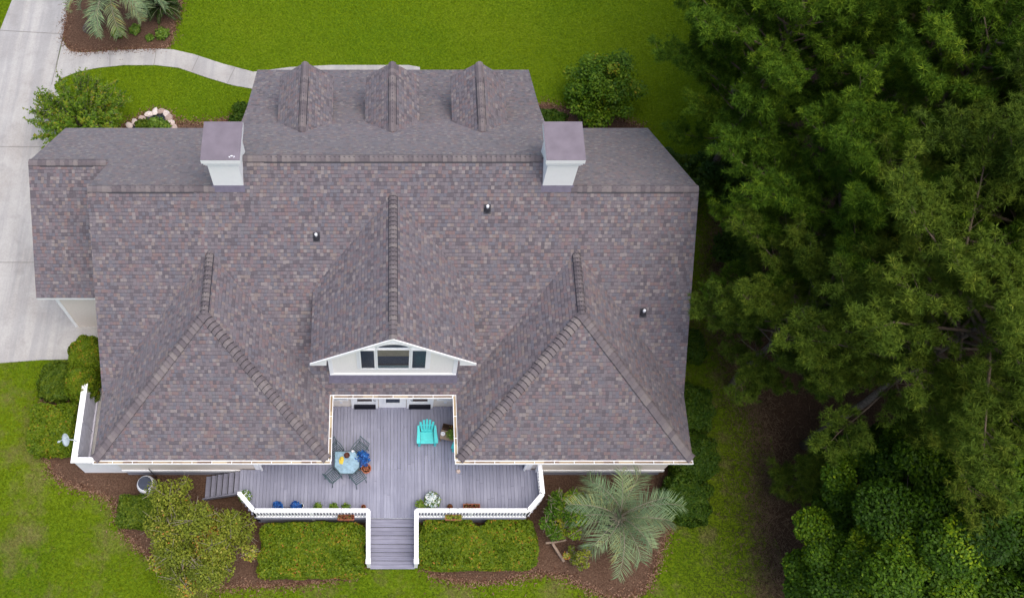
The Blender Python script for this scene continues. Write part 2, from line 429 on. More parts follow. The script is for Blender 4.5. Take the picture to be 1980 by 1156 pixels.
for a, b in (((0, 60), (122, 67)), ((-150, 284), (90, 285)), ((-200, 508), (100, 508)), ((122, 70), (100, 165)),
             ((213, 99), (213, 129)), ((303, 95), (298, 127)), ((385, 109), (371, 139)), ((455, 131), (440, 162))): joint(a, b)
structure('x', jm.build('paving_joints', M['joint']))
beds = [
    [(122, 72), (138, -10), (150, -60), (360, -60), (348, 10), (336, 55), (326, 94), (300, 94), (225, 97), (160, 102), (138, 98), (126, 88)],
    [(230, 246), (300, 212), (330, 222), (345, 240), (400, 240), (455, 232), (500, 200), (500, 300), (180, 300)],
    [(1030, 200), (1070, 205), (1105, 215), (1240, 240), (1250, 265), (1200, 300), (1010, 300)],
    [(90, 880), (105, 922), (160, 946), (222, 960), (232, 1015), (262, 1055), (310, 1085), (380, 1130), (470, 1132), (590, 1128), (670, 1112), (708, 1100), (708, 900), (180, 820), (110, 760), (70, 780)],
    [(812, 1098), (860, 1120), (950, 1126), (1040, 1106), (1095, 1112), (1140, 1142), (1200, 1156), (1245, 1144), (1264, 1108), (1276, 1060), (1296, 1010), (1325, 960), (1330, 880), (1250, 850), (812, 900)],
]
for b in beds:
    sheet('mulch_bed', smooth_poly(b, 2, .05), .012, M['mulch'])
straw = [(1420, 330), (1405, 430), (1395, 560), (1425, 690), (1460, 760), (1482, 820), (1492, 870), (1488, 960), (1496, 1060), (1530, 1180), (1560, 1300), (2300, 1300), (2500, -100), (1750, -100), (1500, 250)]
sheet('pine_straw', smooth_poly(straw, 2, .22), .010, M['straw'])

# ------------------------------------------------------------------ the house
EZ, SL = 3.7, .8
yE, XM, XC, XA, XW, HW = 12.9, 11.7, 6.45, 2.54, 7.12, 4.58
yF, yR1, yR2, yNE, yPE = 10.2, 19.4, 20.3, 25.8, 29.2
XG, yGR, yGE = 15.05, 21.9, 17.2
sp_ = lambda y: EZ + SL*(y-yE)                 # south main slope
zR1, zR2 = sp_(yR1), sp_(yR2)
nw = lambda y: zR1 - SL*(y-yR1)                # north slope of the wings
nc = lambda y: zR2 - SL*(y-yR2)
house = thing('house', 'large one storey house with mauve grey shingle roof, dormers and two white chimneys', 'house', (0, 16, 0))

def roof_mesh(name, faces, parent, th=.16, side='white'):
    """faces: lists of top corners; closed downward by th, a white fascia round the outside"""
    mb = MB(); key = {}; vs = []; fl = []
    for f in faces:
        ids = []
        for v in f:
            k = tuple(round(c, 3) for c in v)
            if k not in key: key[k] = len(vs); vs.append(v)
            ids.append(key[k])
        fl.append(ids)
    out = []
    for ids in fl:
        a = Vector((0, 0, 0)); p = [Vector(vs[i]) for i in ids]
        for i in range(len(p)): a += p[i].cross(p[(i+1) % len(p)])
        out.append(ids if a.z > 0 else ids[::-1])
    n = len(vs); edges = {}
    for ids in out:
        for i in range(len(ids)):
            e = (ids[i], ids[(i+1) % len(ids)]); edges[e] = edges.get(e, 0)+1
    allv = list(vs) + [(v[0], v[1], v[2]-th) for v in vs]
    mb.add(allv, out, 0)
    mb.f += [tuple(i+n for i in reversed(ids)) for ids in out]; mb.m += [1]*len(out)
    for (a, b) in edges:
        if (b, a) not in edges:
            mb.f.append((b, a, a+n, b+n)); mb.m.append(1)
    return mb.build(name, [M['shingle'], M[side]], parent, world=True, uvroof=True)

yV = yE + HW; zW = EZ + SL*HW
z3 = lambda f: (lambda x, y: (x, y, f(y)))
s3, n3 = z3(sp_), z3(nw)
yB1, yB2 = 23.9, 25.7
zB1 = nc(yB1); zB2 = zB1 - .66*(yB2-yB1)
faces = [
    [s3(-XM, yE), (-XW, yV, zW), s3(-XA, yE), s3(XA, yE), (XW, yV, zW), s3(XM, yE), s3(XM, yR1), s3(XC, yR1), s3(XC, yR2), s3(-XC, yR2), s3(-XC, yR1), s3(-XM, yR1)],
    [s3(XC, yR1), s3(XM, yR1), n3(XM, yNE), n3(XC, yNE)],
    [s3(-XC, yR1), n3(-XC, yNE), n3(-XG, yNE), n3(-XG, yGR), n3(-XM, yGR), s3(-XM, yR1)],
    [n3(-XG, yGR), n3(-XM, yGR), n3(-XM+.4, yGR), (-XM+.4, yGE, EZ), (-XG, yGE, EZ)],
]
for sgn in (-1, 1):
    c = (sgn*XW, yF+HW, zW); e = (sgn*XW, yV, zW)
    o1, i1 = (sgn*XM, yF, EZ), (sgn*XA, yF, EZ)
    faces += [[o1, i1, c], [o1, c, e, s3(sgn*XM, yE)], [i1, s3(sgn*XA, yE), e, c]]
faces[3] = [n3(-XG, yGR), n3(-XM, yGR), (-XM, yGE, EZ), (-XG, yGE, EZ)]
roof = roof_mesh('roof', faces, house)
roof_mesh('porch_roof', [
    [(-XC, yR2, zR2+.004), (XC, yR2, zR2+.004), (XC, yB1, zB1), (-XC, yB1, zB1)],
    [(-XC, yB1, zB1), (XC, yB1, zB1), (XC, yB2, zB2), (-XC, yB2, zB2)],
    [(-XC, yB2, zB2), (XC, yB2, zB2), (XC, yPE, EZ), (-XC, yPE, EZ)]], house)

def ridge_caps(name, a, b, slope_n, parent, step=.185, w=.155, start=0.0, vent=None, lift=.078):
    """overlapping folded caps from a up to b; slope_n = fall of each side per metre"""
    a, b = Vector(a), Vector(b); d = (b-a); L = d.length; d.normalize()
    sx = Vector((-d.y, d.x, 0)).normalized(); mb = MB(); k = int((L-start)/step)
    for i in range(k):
        p = a + d*(start + i*step); q = p + d*(step*1.25)
        up0, up1 = Vector((0, 0, lift)), Vector((0, 0, .036))
        dn = Vector((0, 0, -slope_n*w)); j = R(-.008, .008)
        jj = sx*j
        prof0 = [p - sx*w + dn + up0 + jj, p - sx*w*.35 + dn*.25 + up0 + jj, p + sx*w*.35 + dn*.25 + up0 + jj, p + sx*w + dn + up0 + jj]
        prof1 = [q - sx*w*.94 + dn + up1, q - sx*w*.35 + dn*.25 + up1, q + sx*w*.35 + dn*.25 + up1, q + sx*w*.94 + dn + up1]
        low0 = [v - Vector((0, 0, lift-.033)) for v in prof0]; low1 = [v - Vector((0, 0, .03)) for v in prof1]
        mb.add(prof0 + prof1 + low0 + low1, [(0, 1, 5, 4), (1, 2, 6, 5), (2, 3, 7, 6), (8, 0, 4, 12), (3, 11, 15, 7)])
        mb.add(prof0 + low0, [(4, 5, 1, 0), (5, 6, 2, 1), (6, 7, 3, 2)], 1)
    if vent:
        v = MB(); p, q = a + d*L*vent[0], a + d*L*vent[1]; ww = w+.022
        for sg in (-1, 1):
            c = [p, q, q + sx*sg*ww - Vector((0, 0, slope_n*ww)), p + sx*sg*ww - Vector((0, 0, slope_n*ww))]
            v.add([k_+Vector((0, 0, .032)) for k_ in c] + [k_-Vector((0, 0, .03)) for k_ in c], [(0, 1, 2, 3) if sg < 0 else (3, 2, 1, 0), (2, 3, 7, 6), (1, 2, 6, 5), (0, 3, 7, 4)])
        v.build('ridge_vent', M['dark'], parent, world=True)
    return mb.build(name, [M['cap'], M['dark']], parent, world=True)

ridge_caps('ridge_cap', (-XC+.75, yR2, zR2), (XC-.75, yR2, zR2), SL, roof, vent=(.07, .96))
ridge_caps('ridge_cap', (-XM+.03, yR1, zR1), (-6.85, yR1, zR1), SL, roof, vent=(.16, .84))
ridge_caps('ridge_cap', (XM-.03, yR1, zR1), (6.85, yR1, zR1), SL, roof, vent=(.12, .96))
ridge_caps('ridge_cap', (-XG+.03, yGR, nw(yGR)), (-XM, yGR, nw(yGR)), .72, roof, vent=(.14, .80))
for sgn in (-1, 1):
    c = Vector((sgn*XW, yF+HW, zW))
    ridge_caps('ridge_cap', c, (sgn*XW, yV+.1, zW), SL, roof, w=.145, vent=(.05, .98))
    for x in (XM, XA):
        ridge_caps('hip_cap', (sgn*x, yF+.0, EZ+.0), c, SL*.7, roof, step=.21, w=.20, start=.05, lift=.125)

def win(mb_or, x0, x1, y, z0, z1, parent, glow='room', blind=0.0, sashz=None, arch=False, fw=.07, name='window'):
    """a south-facing window standing proud of the wall plane at y"""
    f = MB()
    if arch:
        cx, rx, rz, n = (x0+x1)/2, (x1-x0)/2, z1-z0, 14
        pts = [(cx-rx*math.cos(math.pi*i/n), z0+rz*math.sin(math.pi*i/n)) for i in range(n+1)]
        inner = [(cx-(rx-fw)*math.cos(math.pi*i/n), z0+(rz-fw)*math.sin(math.pi*i/n)) for i in range(n+1)]
        for i in range(n):
            a, b, c_, d_ = pts[i], pts[i+1], inner[i+1], inner[i]
            v = [(q[0], yy, q[1]) for yy in (y-.07, y) for q in (a, b, c_, d_)]
            f.add(v, [(0, 3, 2, 1), (0, 1, 5, 4), (2, 3, 7, 6)])
        o = f.build(name, M['white'], parent, world=True)
        MB().add([(q[0], y-.015, q[1]) for q in inner], [tuple(range(n, -1, -1))]).build('room', M['room'], o, world=True)
        MB().add([(q[0], y-.04, q[1]) for q in inner], [tuple(range(n, -1, -1))]).build('pane', M['glass'], o, world=True)
        return o
    f.box(x0, x1, y-.07, y, z0, z0+fw); f.box(x0, x1, y-.07, y, z1-fw, z1)
    f.box(x0, x0+fw, y-.07, y, z0+fw, z1-fw); f.box(x1-fw, x1, y-.07, y, z0+fw, z1-fw)
    o = f.build(name, M['white'], parent, world=True)
    MB().add([(x0+fw, y-.012, z0+fw), (x1-fw, y-.012, z0+fw), (x1-fw, y-.012, z1-fw), (x0+fw, y-.012, z1-fw)], [(0, 1, 2, 3)]).build('room', M[glow], o, world=True)
    if blind:
        zb = z1-fw-(z1-z0-2*fw)*blind
        MB().box(x0+fw, x1-fw, y-.028, y-.016, zb, z1-fw).build('blind', M['blind'], o, world=True)
    if sashz:
        MB().box(x0+fw, x1-fw, y-.026, y-.016, z0+fw, sashz).build('lower_shade', M['sash'], o, world=True)
        MB().box(x0+fw, x1-fw, y-.030, y-.016, sashz+.05, sashz+.13).build('rail', M['darkwood'], o, world=True)
    MB().add([(x0+fw, y-.045, z0+fw), (x1-fw, y-.045, z0+fw), (x1-fw, y-.045, z1-fw), (x0+fw, y-.045, z1-fw)], [(0, 1, 2, 3)]).build('pane', M['glass'], o, world=True)
    return o

# the garden-side dormer
yd, ydw, zdr, zde, xde = 13.18, 13.58, 8.79, 6.43, 3.13
yv1, yv2 = yE+(zde-EZ)/SL, yE+(zdr-EZ)/SL
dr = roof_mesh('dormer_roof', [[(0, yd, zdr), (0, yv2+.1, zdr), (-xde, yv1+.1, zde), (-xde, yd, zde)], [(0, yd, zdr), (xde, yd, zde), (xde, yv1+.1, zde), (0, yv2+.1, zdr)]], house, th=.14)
ridge_caps('ridge_cap', (0, yd, zdr), (0, yv2+.05, zdr), .73, dr, w=.155, vent=(.12, .97))
xw = 2.52; zb = sp_(ydw); ds = (zdr-zde)/xde
wl = MB(); yb = 18.0
gab = [(-xw, zb-.6), (xw, zb-.6), (xw, zdr-ds*xw-.12), (0, zdr-.12), (-xw, zdr-ds*xw-.12)]
wl.add([(x, y, z) for y in (ydw, yb) for x, z in gab], [(0, 1, 2, 3, 4), (9, 8, 7, 6, 5)] + [(i+5, (i+1) % 5+5, (i+1) % 5, i) for i in range(5)])
dw = wl.build('dormer_wall', M['cream'], house, world=True)
t = MB()
for sx in (-1, 1):
    t.box(min(sx*xw, sx*(xw-.16)), max(sx*xw, sx*(xw-.16)), ydw-.03, ydw-.001, zb, zdr-ds*xw-.13)
    # barge board following the gable, and the boxed eave return
    a0, a1 = (sx*.0, yd-.025, zdr-.02), (sx*(xde+.02), yd-.025, zde-.035)
    t.add([(a0[0], yd-.03, zdr+.01), (a1[0], yd-.03, zde+.0), (a1[0], yd-.03, zde-.17), (a0[0], yd-.03, zdr-.14),
           (a0[0], yd+.01, zdr+.01), (a1[0], yd+.01, zde+.0), (a1[0], yd+.01, zde-.17), (a0[0], yd+.01, zdr-.14)],
          [(0, 3, 2, 1) if sx > 0 else (0, 1, 2, 3), (0, 1, 5, 4), (3, 7, 6, 2), (1, 2, 6, 5)])
    xa, xb = sx*(xw+.005), sx*(xde+.0)
    t.add([(xa, yd-.02, zde-.17), (xb, yd-.02, zde-.17), (xa, yd-.02, zde+ds*(xde-xw)-.2), (xa, yd+2.6, zde-.17), (xb, yd+2.6, zde-.17)],
          [(0, 1, 2) if sx > 0 else (0, 2, 1), (0, 3, 4, 1)])
t.box(-xw, xw, ydw-.045, ydw-.002, zb-.02, zb+.10)
t.build('trim', M['white'], dw, world=True)
MB().add([(-xw-.05, ydw-.30, sp_(ydw-.30)+.012), (xw+.05, ydw-.30, sp_(ydw-.30)+.012), (xw+.05, ydw+.02, sp_(ydw+.02)+.012), (-xw-.05, ydw+.02, sp_(ydw+.02)+.012)], [(0, 1, 2, 3)]).build('flashing', M['lead'], dw, world=True)
wy = ydw-.03
zwb = 5.02
MB().box(-1.40, 1.44, ydw-.03, ydw-.001, zwb-.12, 7.10).build('window_surround', M['white'], dw, world=True)
win(0, -1.29, -.66, wy, zwb, 7.00, house, fw=.06)
win(0, -.65, .67, wy, zwb, 7.06, house, blind=.36, sashz=zwb+.32, fw=.06)
win(0, .68, 1.31, wy, zwb, 7.00, house, fw=.06)
MB().box(-.72, .74, ydw-.026, ydw-.0005, 7.08, 7.62).build('transom', M['white'], dw, world=True)
win(0, -.64, .66, ydw-.026, 7.13, 7.58, house, arch=True, fw=.05)

# three street-side dormers
zn, ynf, hwn, znd = 7.57, 26.5, 1.17, .98
for xc in (-3.75, -.03, 3.68):
    yb1, yb2 = yR2+(zR2-(zn-znd))/SL, yR2+(zR2-zn)/SL
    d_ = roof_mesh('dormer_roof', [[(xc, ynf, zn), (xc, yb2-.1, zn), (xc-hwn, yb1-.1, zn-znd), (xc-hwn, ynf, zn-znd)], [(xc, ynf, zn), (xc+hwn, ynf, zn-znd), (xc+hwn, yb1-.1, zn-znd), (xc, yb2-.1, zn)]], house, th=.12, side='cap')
    ridge_caps('ridge_cap', (xc, ynf, zn), (xc, yb2-.05, zn), znd/hwn, d_, w=.155, vent=(.2, .85))
    m = MB(); q = hwn-.16; zt = zn-znd*q/hwn-.1
    g = [(xc-q, 4.6), (xc+q, 4.6), (xc+q, zt), (xc, zn-.1), (xc-q, zt)]
    m.add([(x, y, z) for y in (23.8, ynf-.22) for x, z in g], [(0, 1, 2, 3, 4), (9, 8, 7, 6, 5)] + [(i+5, (i+1) % 5+5, (i+1) % 5, i) for i in range(5)])
    m.build('dormer_wall', M['siding'], house, world=True)

# walls
wl = MB(); e = .38
body = [(-XM+e, yF+e), (-5.6, yF+e), (-5.6, 12.6), (-3.0, 12.6), (-3.0, 13.3), (3.0, 13.3), (3.0, 12.6), (5.6, 12.6), (5.6, yF+e), (XM-e, yF+e), (XM-e, yNE-e), (-XM+e, yNE-e)]
wl.prism(body, .72, EZ-.1)
for sgn in (-1, 1):       # gable ends of the main roof and of the raised middle
    x0 = sgn*(XM-e); x1 = sgn*(XM-e-.2)
    wl.add([(x, y, z) for x in (x0, x1) for y, z in ((yE+.4, EZ-.1), (yNE-e, EZ-.1), (yR1, zR1-.2))], [(0, 1, 2), (5, 4, 3), (0, 2, 5, 3), (1, 4, 5, 2)])
    x0 = sgn*(XC-.12); x1 = sgn*(XC-.4)
    pr = [(yR1, zR1-.5), (yR2, zR2-.2), (yB1, zB1-.2), (yB2, zB2-.2), (yNE, 4.9), (yNE, 3.6), (yR1+1, 5)]
    wl.add([(x, y, z) for x in (x0, x1) for y, z in pr], [tuple(range(7)), tuple(range(13, 6, -1))])
wl.prism([(-XC+.5, yNE-e), (XC-.5, yNE-e), (XC-.5, yNE+.3), (-XC+.5, yNE+.3)], .0, 4.4)
wall = wl.build('wall', M['beige'], house, world=True)
g = MB(); g.prism([(-XG+.55, yGE+.3), (-XM+.5, yGE+.3), (-XM+.5, yNE-e), (-XG+.55, yNE-e)], 0, EZ-.1)
x0 = -XG+.55
g.add([(x, y, z) for x in (x0, x0+.2) for y, z in ((yGE+.3, EZ-.1), (yNE-e, EZ-.1), (yGR, nw(yGR)-.25))], [(0, 1, 2), (5, 4, 3), (0, 2, 5, 3), (1, 4, 5, 2)])
gw = g.build('garage_wall', M['beige'], house, world=True)
MB().box(x0-.03, x0+.12, yGE+.27, yGE+.42, 0, EZ-.1).build('corner_board', M['white'], gw, world=True)
sk = MB(); sk.prism([(-XM+e+.03, yF+e+.03), (-5.63, yF+e+.03), (-5.63, 12.55), (5.63, 12.55), (5.63, yF+e+.03), (XM-e-.03, yF+e+.03), (XM-e-.03, yNE-e-.03), (-XM+e+.03, yNE-e-.03)], 0, .72)
sk.build('skirting', M['skirt'], house, world=True)
for sgn in (-1, 1):
    tr = MB()
    a, b = sorted((sgn*5.55, sgn*(XM-e+.03)))
    tr.box(a, b, yF+e-.04, yF+e-.002, .70, .92)
    c = sgn*5.6; tr.box(c-.12, c+.12, yF+e-.05, yF+e+.18, .92, EZ-.12)
    tr.build('trim', M['white'], wall, world=True)
for x in (-6.1, -2.1, 2.1, 6.1): MB().box(x-.12, x+.12, yPE-.5, yPE-.26, 0, EZ-.15).build('porch_post', M['white'], house, world=True)

# chimneys
for sgn in (-1, 1):
    cx = sgn*6.28; y0, y1 = 19.46, 20.85
    ch = MB().box(cx-.57, cx+.57, y0, y1, 7.0, 10.75).build('chimney', M['offwhite'], house, world=True)
    c = MB()
    for k, (o_, z0, z1) in enumerate(((.05, 10.40, 10.52), (.10, 10.52, 10.68), (.15, 10.68, 10.90))): c.box(cx-.57-o_, cx+.57+o_, y0-o_, y1+o_, z0, z1)
    c.build('cornice', M['white'], ch, world=True)
    m = MB(); q = .15
    m.add([(cx-.57-q, y0-q, 10.92), (cx+.57+q, y0-q, 10.92), (cx+.57+q, y1+q, 10.92), (cx-.57-q, y1+q, 10.92),
           (cx-.57-q, y0-q, 10.90), (cx+.57+q, y0-q, 10.90), (cx+.57+q, y1+q, 10.90), (cx-.57-q, y1+q, 10.90), (cx, (y0+y1)/2, 10.935)],
          [(0, 1, 8), (1, 2, 8), (2, 3, 8), (3, 0, 8), (4, 5, 1, 0), (5, 6, 2, 1), (6, 7, 3, 2), (7, 4, 0, 3)])
    m.build('cap', M['metal'], ch, world=True)
    if sgn < 0:
        m = MB()
        for k in range(7):
            x_, y_, q_ = cx+.38+R(-.10, .16), y0-.05+R(-.04, .08), R(.015, .04)
            m.add([(x_+q_*math.cos(a)*R(.6, 1.3), y_+q_*math.sin(a)*R(.5, 1), 10.9265+k*.0008) for a in [i*math.pi/4 for i in range(8)]], [tuple(range(8))])
        m.build('bird_lime', M['whitepot'], ch, world=True)
    MB().add([(cx-.62, y0-.20, sp_(y0-.20)+.014), (cx+.62, y0-.20, sp_(y0-.20)+.014), (cx+.62, y0+.02, sp_(y0+.02)+.014), (cx-.62, y0+.02, sp_(y0+.02)+.014)], [(0, 1, 2, 3)]).build('flashing', M['lead'], ch, world=True)

# vent pipes through the garden-side slope
def vent(px, py):
    z = 6.0
    for _ in range(12): p = P(px, py, z); z = .5*z + .5*sp_(p.y)
    if abs(p.x) > 9: pass
    v = MB().tube([(p.x, p.y, z-.05), (p.x, p.y, z+.30)], .055, 12).build('vent_pipe', M['whitepot'], house, world=True)
    m = MB().lathe([(.13, -.02), (.11, .08), (.085, .14), (.07, .2)], (p.x, p.y, z), 14)
    m.add([(p.x+a, p.y+b, sp_(p.y+b)+.012) for a, b in ((-.14, -.13), (.14, -.13), (.14, .16), (-.14, .16))], [(0, 1, 2, 3)])
    m.build('flashing', M['dark'], v, world=True)
for q in ((612, 460), (942, 406), (1243, 606)): vent(*q)

# gutters
def gutter(a, b, side):
    """open box gutter along the eave from a to b; side = outward direction"""
    a, b = Vector(a), Vector(b); s = Vector(side); d = (b-a).normalized(); w_, h_ = .125, .11
    z = Vector((0, 0, -.03))
    g = MB()
    for off, ww, dz, hh in ((w_, .022, -h_/2+.012, h_), (0.012, .018, -h_/2, h_), (w_/2, w_-.005, -h_+.003, .014)):
        g.beam(a+s*off+z+Vector((0, 0, dz)), b+s*off+z+Vector((0, 0, dz)), ww, hh)
    go = g.build('gutter', M['white'], house, world=True)
    l = MB(); L = (b-a).length; k = max(1, int(L/.55))
    for i in range(k):
        p = a + d*(L*i/k); q = a + d*(L*(i+1)/k); zz = Vector((0, 0, -.075+R(-.012, .012)))
        l.beam(p+s*w_/2+zz, q+s*w_/2+zz, w_-.035, .012)
    l.build('leaf_litter', M['gutter_in'], go, world=True)
    n = max(1, round(L/.78))
    for i in range(n+1):
        p = a + d*min(L-.03, max(.03, L*i/n))
        MB().beam(p+s*-.02+Vector((0, 0, -.012)), p+s*(w_+.012)+Vector((0, 0, -.012)), .022, .012).build('bracket', M['white'], go, world=True)
for sgn in (-1, 1):
    a, b = sorted((sgn*(XM+.02), sgn*(XA-.125)))
    gutter((a, yF, EZ), (b, yF, EZ), (0, -1, 0))
    gutter((sgn*XA, yF-.0, EZ), (sgn*XA, yE, EZ), (-sgn, 0, 0))
gutter((-XA+.125, yE, EZ), (XA-.125, yE, EZ), (0, -1, 0))
for sgn in (-1, 1):
    x = sgn*5.35; MB().tube([(x, yF-.06, 3.6), (x, yF-.05, 3.3), (x+sgn*.05, yF+.25, 3.0), (x+sgn*.1, yF+.31, 2.7), (x+sgn*.1, yF+.31, 1.15)], .05, 8).build('downspout', M['white'], house, world=True)

# doors and windows of the terrace wall
yw, DZ_ = 13.3, 1.12
for x in (-1.20, 1.14):
    f = MB(); f.box(x-.56, x-.46, yw-.09, yw-.001, 1.1, 3.35); f.box(x+.46, x+.56, yw-.09, yw-.001, 1.1, 3.35); f.box(x-.46, x+.46, yw-.09, yw-.001, 3.2, 3.35)
    f.box(x-.46, x+.46, yw-.05, yw-.002, 1.1, 1.80); f.box(x-.46, x-.31, yw-.05, yw-.002, 1.8, 3.2); f.box(x+.31, x+.46, yw-.05, yw-.002, 1.8, 3.2)
    f.box(x-.31, x+.31, yw-.05, yw-.002, 3.05, 3.2)
    d_ = f.build('door', M['white'], house, world=True)
    MB().add([(x-.31, yw-.012, 1.8), (x+.31, yw-.012, 1.8), (x+.31, yw-.012, 3.05), (x-.31, yw-.012, 3.05)], [(0, 1, 2, 3)]).build('curtain', M['curtain'], d_, world=True)
    MB().add([(x-.31, yw-.03, 1.8), (x+.31, yw-.03, 1.8), (x+.31, yw-.03, 3.05), (x-.31, yw-.03, 3.05)], [(0, 1, 2, 3)]).build('pane', M['glass'], d_, world=True)
    hx = x-.39 if x > 0 else x+.39
    MB().tube([(hx, yw-.05, 2.12), (hx, yw-.10, 2.12), (hx+.1, yw-.10, 2.12)], .014, 8).build('handle', M['dark'], d_, world=True)
    MB().box(x-.46, x+.46, 13.16, 13.25, DZ_+.003, 1.50).build('door_step', M['mat'], d_, world=True)
f = MB(); f.box(-.60, .55, yw-.06, yw-.001, 1.12, 3.3); f.build('door_panel', M['white'], house, world=True)
win(0, -.37, .35, yw-.061, 1.78, 3.2, house)
win(0, -2.75, -1.88, yw, 2.02, 3.2, house); win(0, 1.84, 2.75, yw, 2.02, 3.2, house)
for x in (-2.2, 2.22):
    MB().box(x-.06, x+.06, yw-.02, yw-.001, 1.55, 1.72).build('outlet', M['whitepot'], house, world=True)

# ------------------------------------------------------------------ the deck
DZ, yD = 1.12, 8.52
deck = thing('deck', 'grey board terrace deck with white railing and garden stairs', 'deck', (0, 10, 0))
xl, xr = -6.35, 6.08
def front(x):
    if x > 5.45: return yD + (x-5.45)*1.15
    if x < -5.6: return yD + (-5.6-x)*1.15
    return yD
fl = MB(); bw = .142; x = xl
while x < xr - .02:
    x1 = min(x+bw-.010, xr); xm = (x+x1)/2
    yb = 13.29 if abs(xm) < 2.98 else (12.52 if abs(xm) < 5.55 else 10.53)
    y0 = front(xm); cuts = sorted(R(y0+.6, yb-.3) for _ in range(1 if yb-y0 > 3 else 0))
    ys = [y0]+cuts+[yb]
    for a, b in zip(ys, ys[1:]): fl.box(x, x1, a+.003, b-.003, DZ-.03, DZ+R(-.001, .001))
    x += bw
fl.build('deck_floor', M['deck'], deck, world=True)
sk = MB(); sk.prism([(xl+.06, 10.5), (xl+.06, front(xl)+.1), (-5.6, yD+.06), (5.45, yD+.06), (xr-.06, front(xr)+.1), (xr-.06, 10.5)], .0, DZ-.031)
sk.build('deck_skirt', M['skirt'], deck, world=True)

def railing(a, b, ends=(True, True)):
    a, b = Vector((*a, 0)), Vector((*b, 0)); d = (b-a).normalized(); L = (b-a).length
    m = MB()
    m.beam(a+Vector((0, 0, 2.03)), b+Vector((0, 0, 2.03)), .17, .045)
    m.beam(a+Vector((0, 0, 1.95)), b+Vector((0, 0, 1.95)), .05, .09)
    ou = Vector((d.y, -d.x, 0))*(.06 if abs(d.x) > .5 and d.x > 0 else .02)
    m.beam(a+ou+Vector((0, 0, 1.24)), b+ou+Vector((0, 0, 1.24)), .07, .09)
    k = int(L/.125)
    for i in range(k):
        p = a + d*(L*(i+.5)/k); m.beam(p+ou+Vector((0, 0, 1.28)), p+ou+Vector((0, 0, 1.93)), .05, .05)
    np_ = max(1, round(L/2.4))
    for i in range(np_+1):
        p = a + d*(L*i/np_); m.beam(p+Vector((0, 0, .35)), p+Vector((0, 0, 2.0)), .12, .12)
    return m.build('railing', M['white'], deck, world=True)
ry = yD+.10
railing((-5.55, ry), (-.99, ry)); railing((.93, ry), (5.40, ry))
railing((5.40, ry), (6.02, front(6.02)+.12)); railing((6.02, front(6.02)+.12), (5.98, 10.48))
railing((-5.55, ry), (-6.2, front(-6.2)+.12))
fb = MB(); fb.box(-5.55, -.99, ry-.12, ry-.075, .98, 1.20); fb.box(.93, 5.40, ry-.12, ry-.075, .98, 1.20)
fb.build('fascia_board', M['skirt'], deck, world=True)
# stairs to the garden
st = MB(); n = 6; y1s, y0s = yD, 6.68
ys = [y1s-(y1s-y0s)*i/n for i in range(n+1)]
for i in range(n):
    z = DZ - .16*(i+1) + .0
    ya, yb = ys[i+1], ys[i]
    for j in range(2):
        h_ = (yb-ya)/2; st.box(-.93, .87, ya+h_*j+.004-(.02 if j == 0 else 0), ya+h_*(j+1)-.004, z-.035, z)
st.build('stair_tread', M['tread'], deck, world=True)
rs = MB()
for i in range(n+1):
    z = DZ-.16*i; rs.box(-.93, .87, ys[i]+.012, ys[i]+.03, max(0, z-.16), z-.036)
rs.build('stair_riser', M['offwhite'], deck, world=True)
for xs in (-.99, .93):
    m = MB(); a, b = (xs, ry, 2.03), (xs, 6.80, 1.12)
    m.beam(a, b, .17, .05); m.beam((xs, ry, 1.3), (xs, 6.80, .39), .07, .09)
    for i in range(13):
        t_ = (i+.5)/13; p = Vector(a).lerp(Vector(b), t_); m.beam(p-Vector((0, 0, .70)), p, .045, .045)
    m.box(xs-.07, xs+.07, 6.72, 6.86, 0, 1.16); m.box(xs-.10, xs+.10, 6.69, 6.89, 1.16, 1.20)
    m.add([(xs+dx, y, z) for dx in (-.03, .03) for y, z in ((ry, .2), (ry, 1.1), (6.72, .1), (6.72, .0))], [(0, 1, 2, 3), (7, 6, 5, 4), (0, 4, 5, 1), (1, 5, 6, 2), (2, 6, 7, 3)])
    m.build('stair_rail', M['white'], deck, world=True)
# side stairs, going down westward along the house
ss = MB(); x = xl
for i in range(6):
    z = DZ-.165*(i+1); x0, x1 = xl-.27*(i+1), xl-.27*i
    ss.box(x0+.035, x1-.01, 9.55, 10.50, z-.04, z); ss.box(x1-.03, x1-.015, 9.55, 10.5, z+.003, z+.12, 1)
ss.build('side_stair', [M['tread'], M['skirt']], deck, world=True)
MB().beam((xl-1.62, 9.53, .08), (xl, 9.53, 1.08), .05, .22).build('stringer', M['tread'], deck, world=True)

# ------------------------------------------------------------------ side enclosure and dish
sw = thing('screen_wall', 'low white lap sided wall round the narrow side yard', 'wall', (-13.1, 12.5, 0))
m = MB(); m.box(-13.16, -13.04, 10.82, 14.5, 0, 1.78); m.box(-13.16, -XM+.45, 10.70, 10.82, 0, 1.78)
m.build('siding', M['siding'], sw, world=True)
m = MB(); m.box(-13.22, -12.98, 10.86, 14.55, 1.78, 1.84); m.box(-13.22, -XM+.2, 10.62, 10.86, 1.78, 1.84)
m.build('cap_rail', M['white'], sw, world=True)
m = MB()
for i in range(9): m.box(-13.035, -13.0, 10.84, 14.45, .36+i*.155, .36+i*.155+.135)
for y in (11.0, 12.4, 13.8): m.box(-13.0, -12.97, y-.04, y+.04, .3, 1.75)
m.box(-13.0, -12.93, 10.84, 14.45, .25, .36); m.build('inner_boards', M['sideboard'], sw, world=True)
m = MB(); m.box(-13.0, -11.35, 10.84, 14.45, 0, .25); m.build('slab', M['concrete'], sw, world=True)
p = P(131, 851, 2.05)
dish = thing('satellite_dish', 'small grey satellite dish clamped to the white side wall', 'satellite dish', (-13.1, p.y, 1.84))
m = MB(); ax = Vector((-.62, -.45, .62)).normalized(); u = ax.cross(Vector((0, 0, 1))).normalized(); v = ax.cross(u)
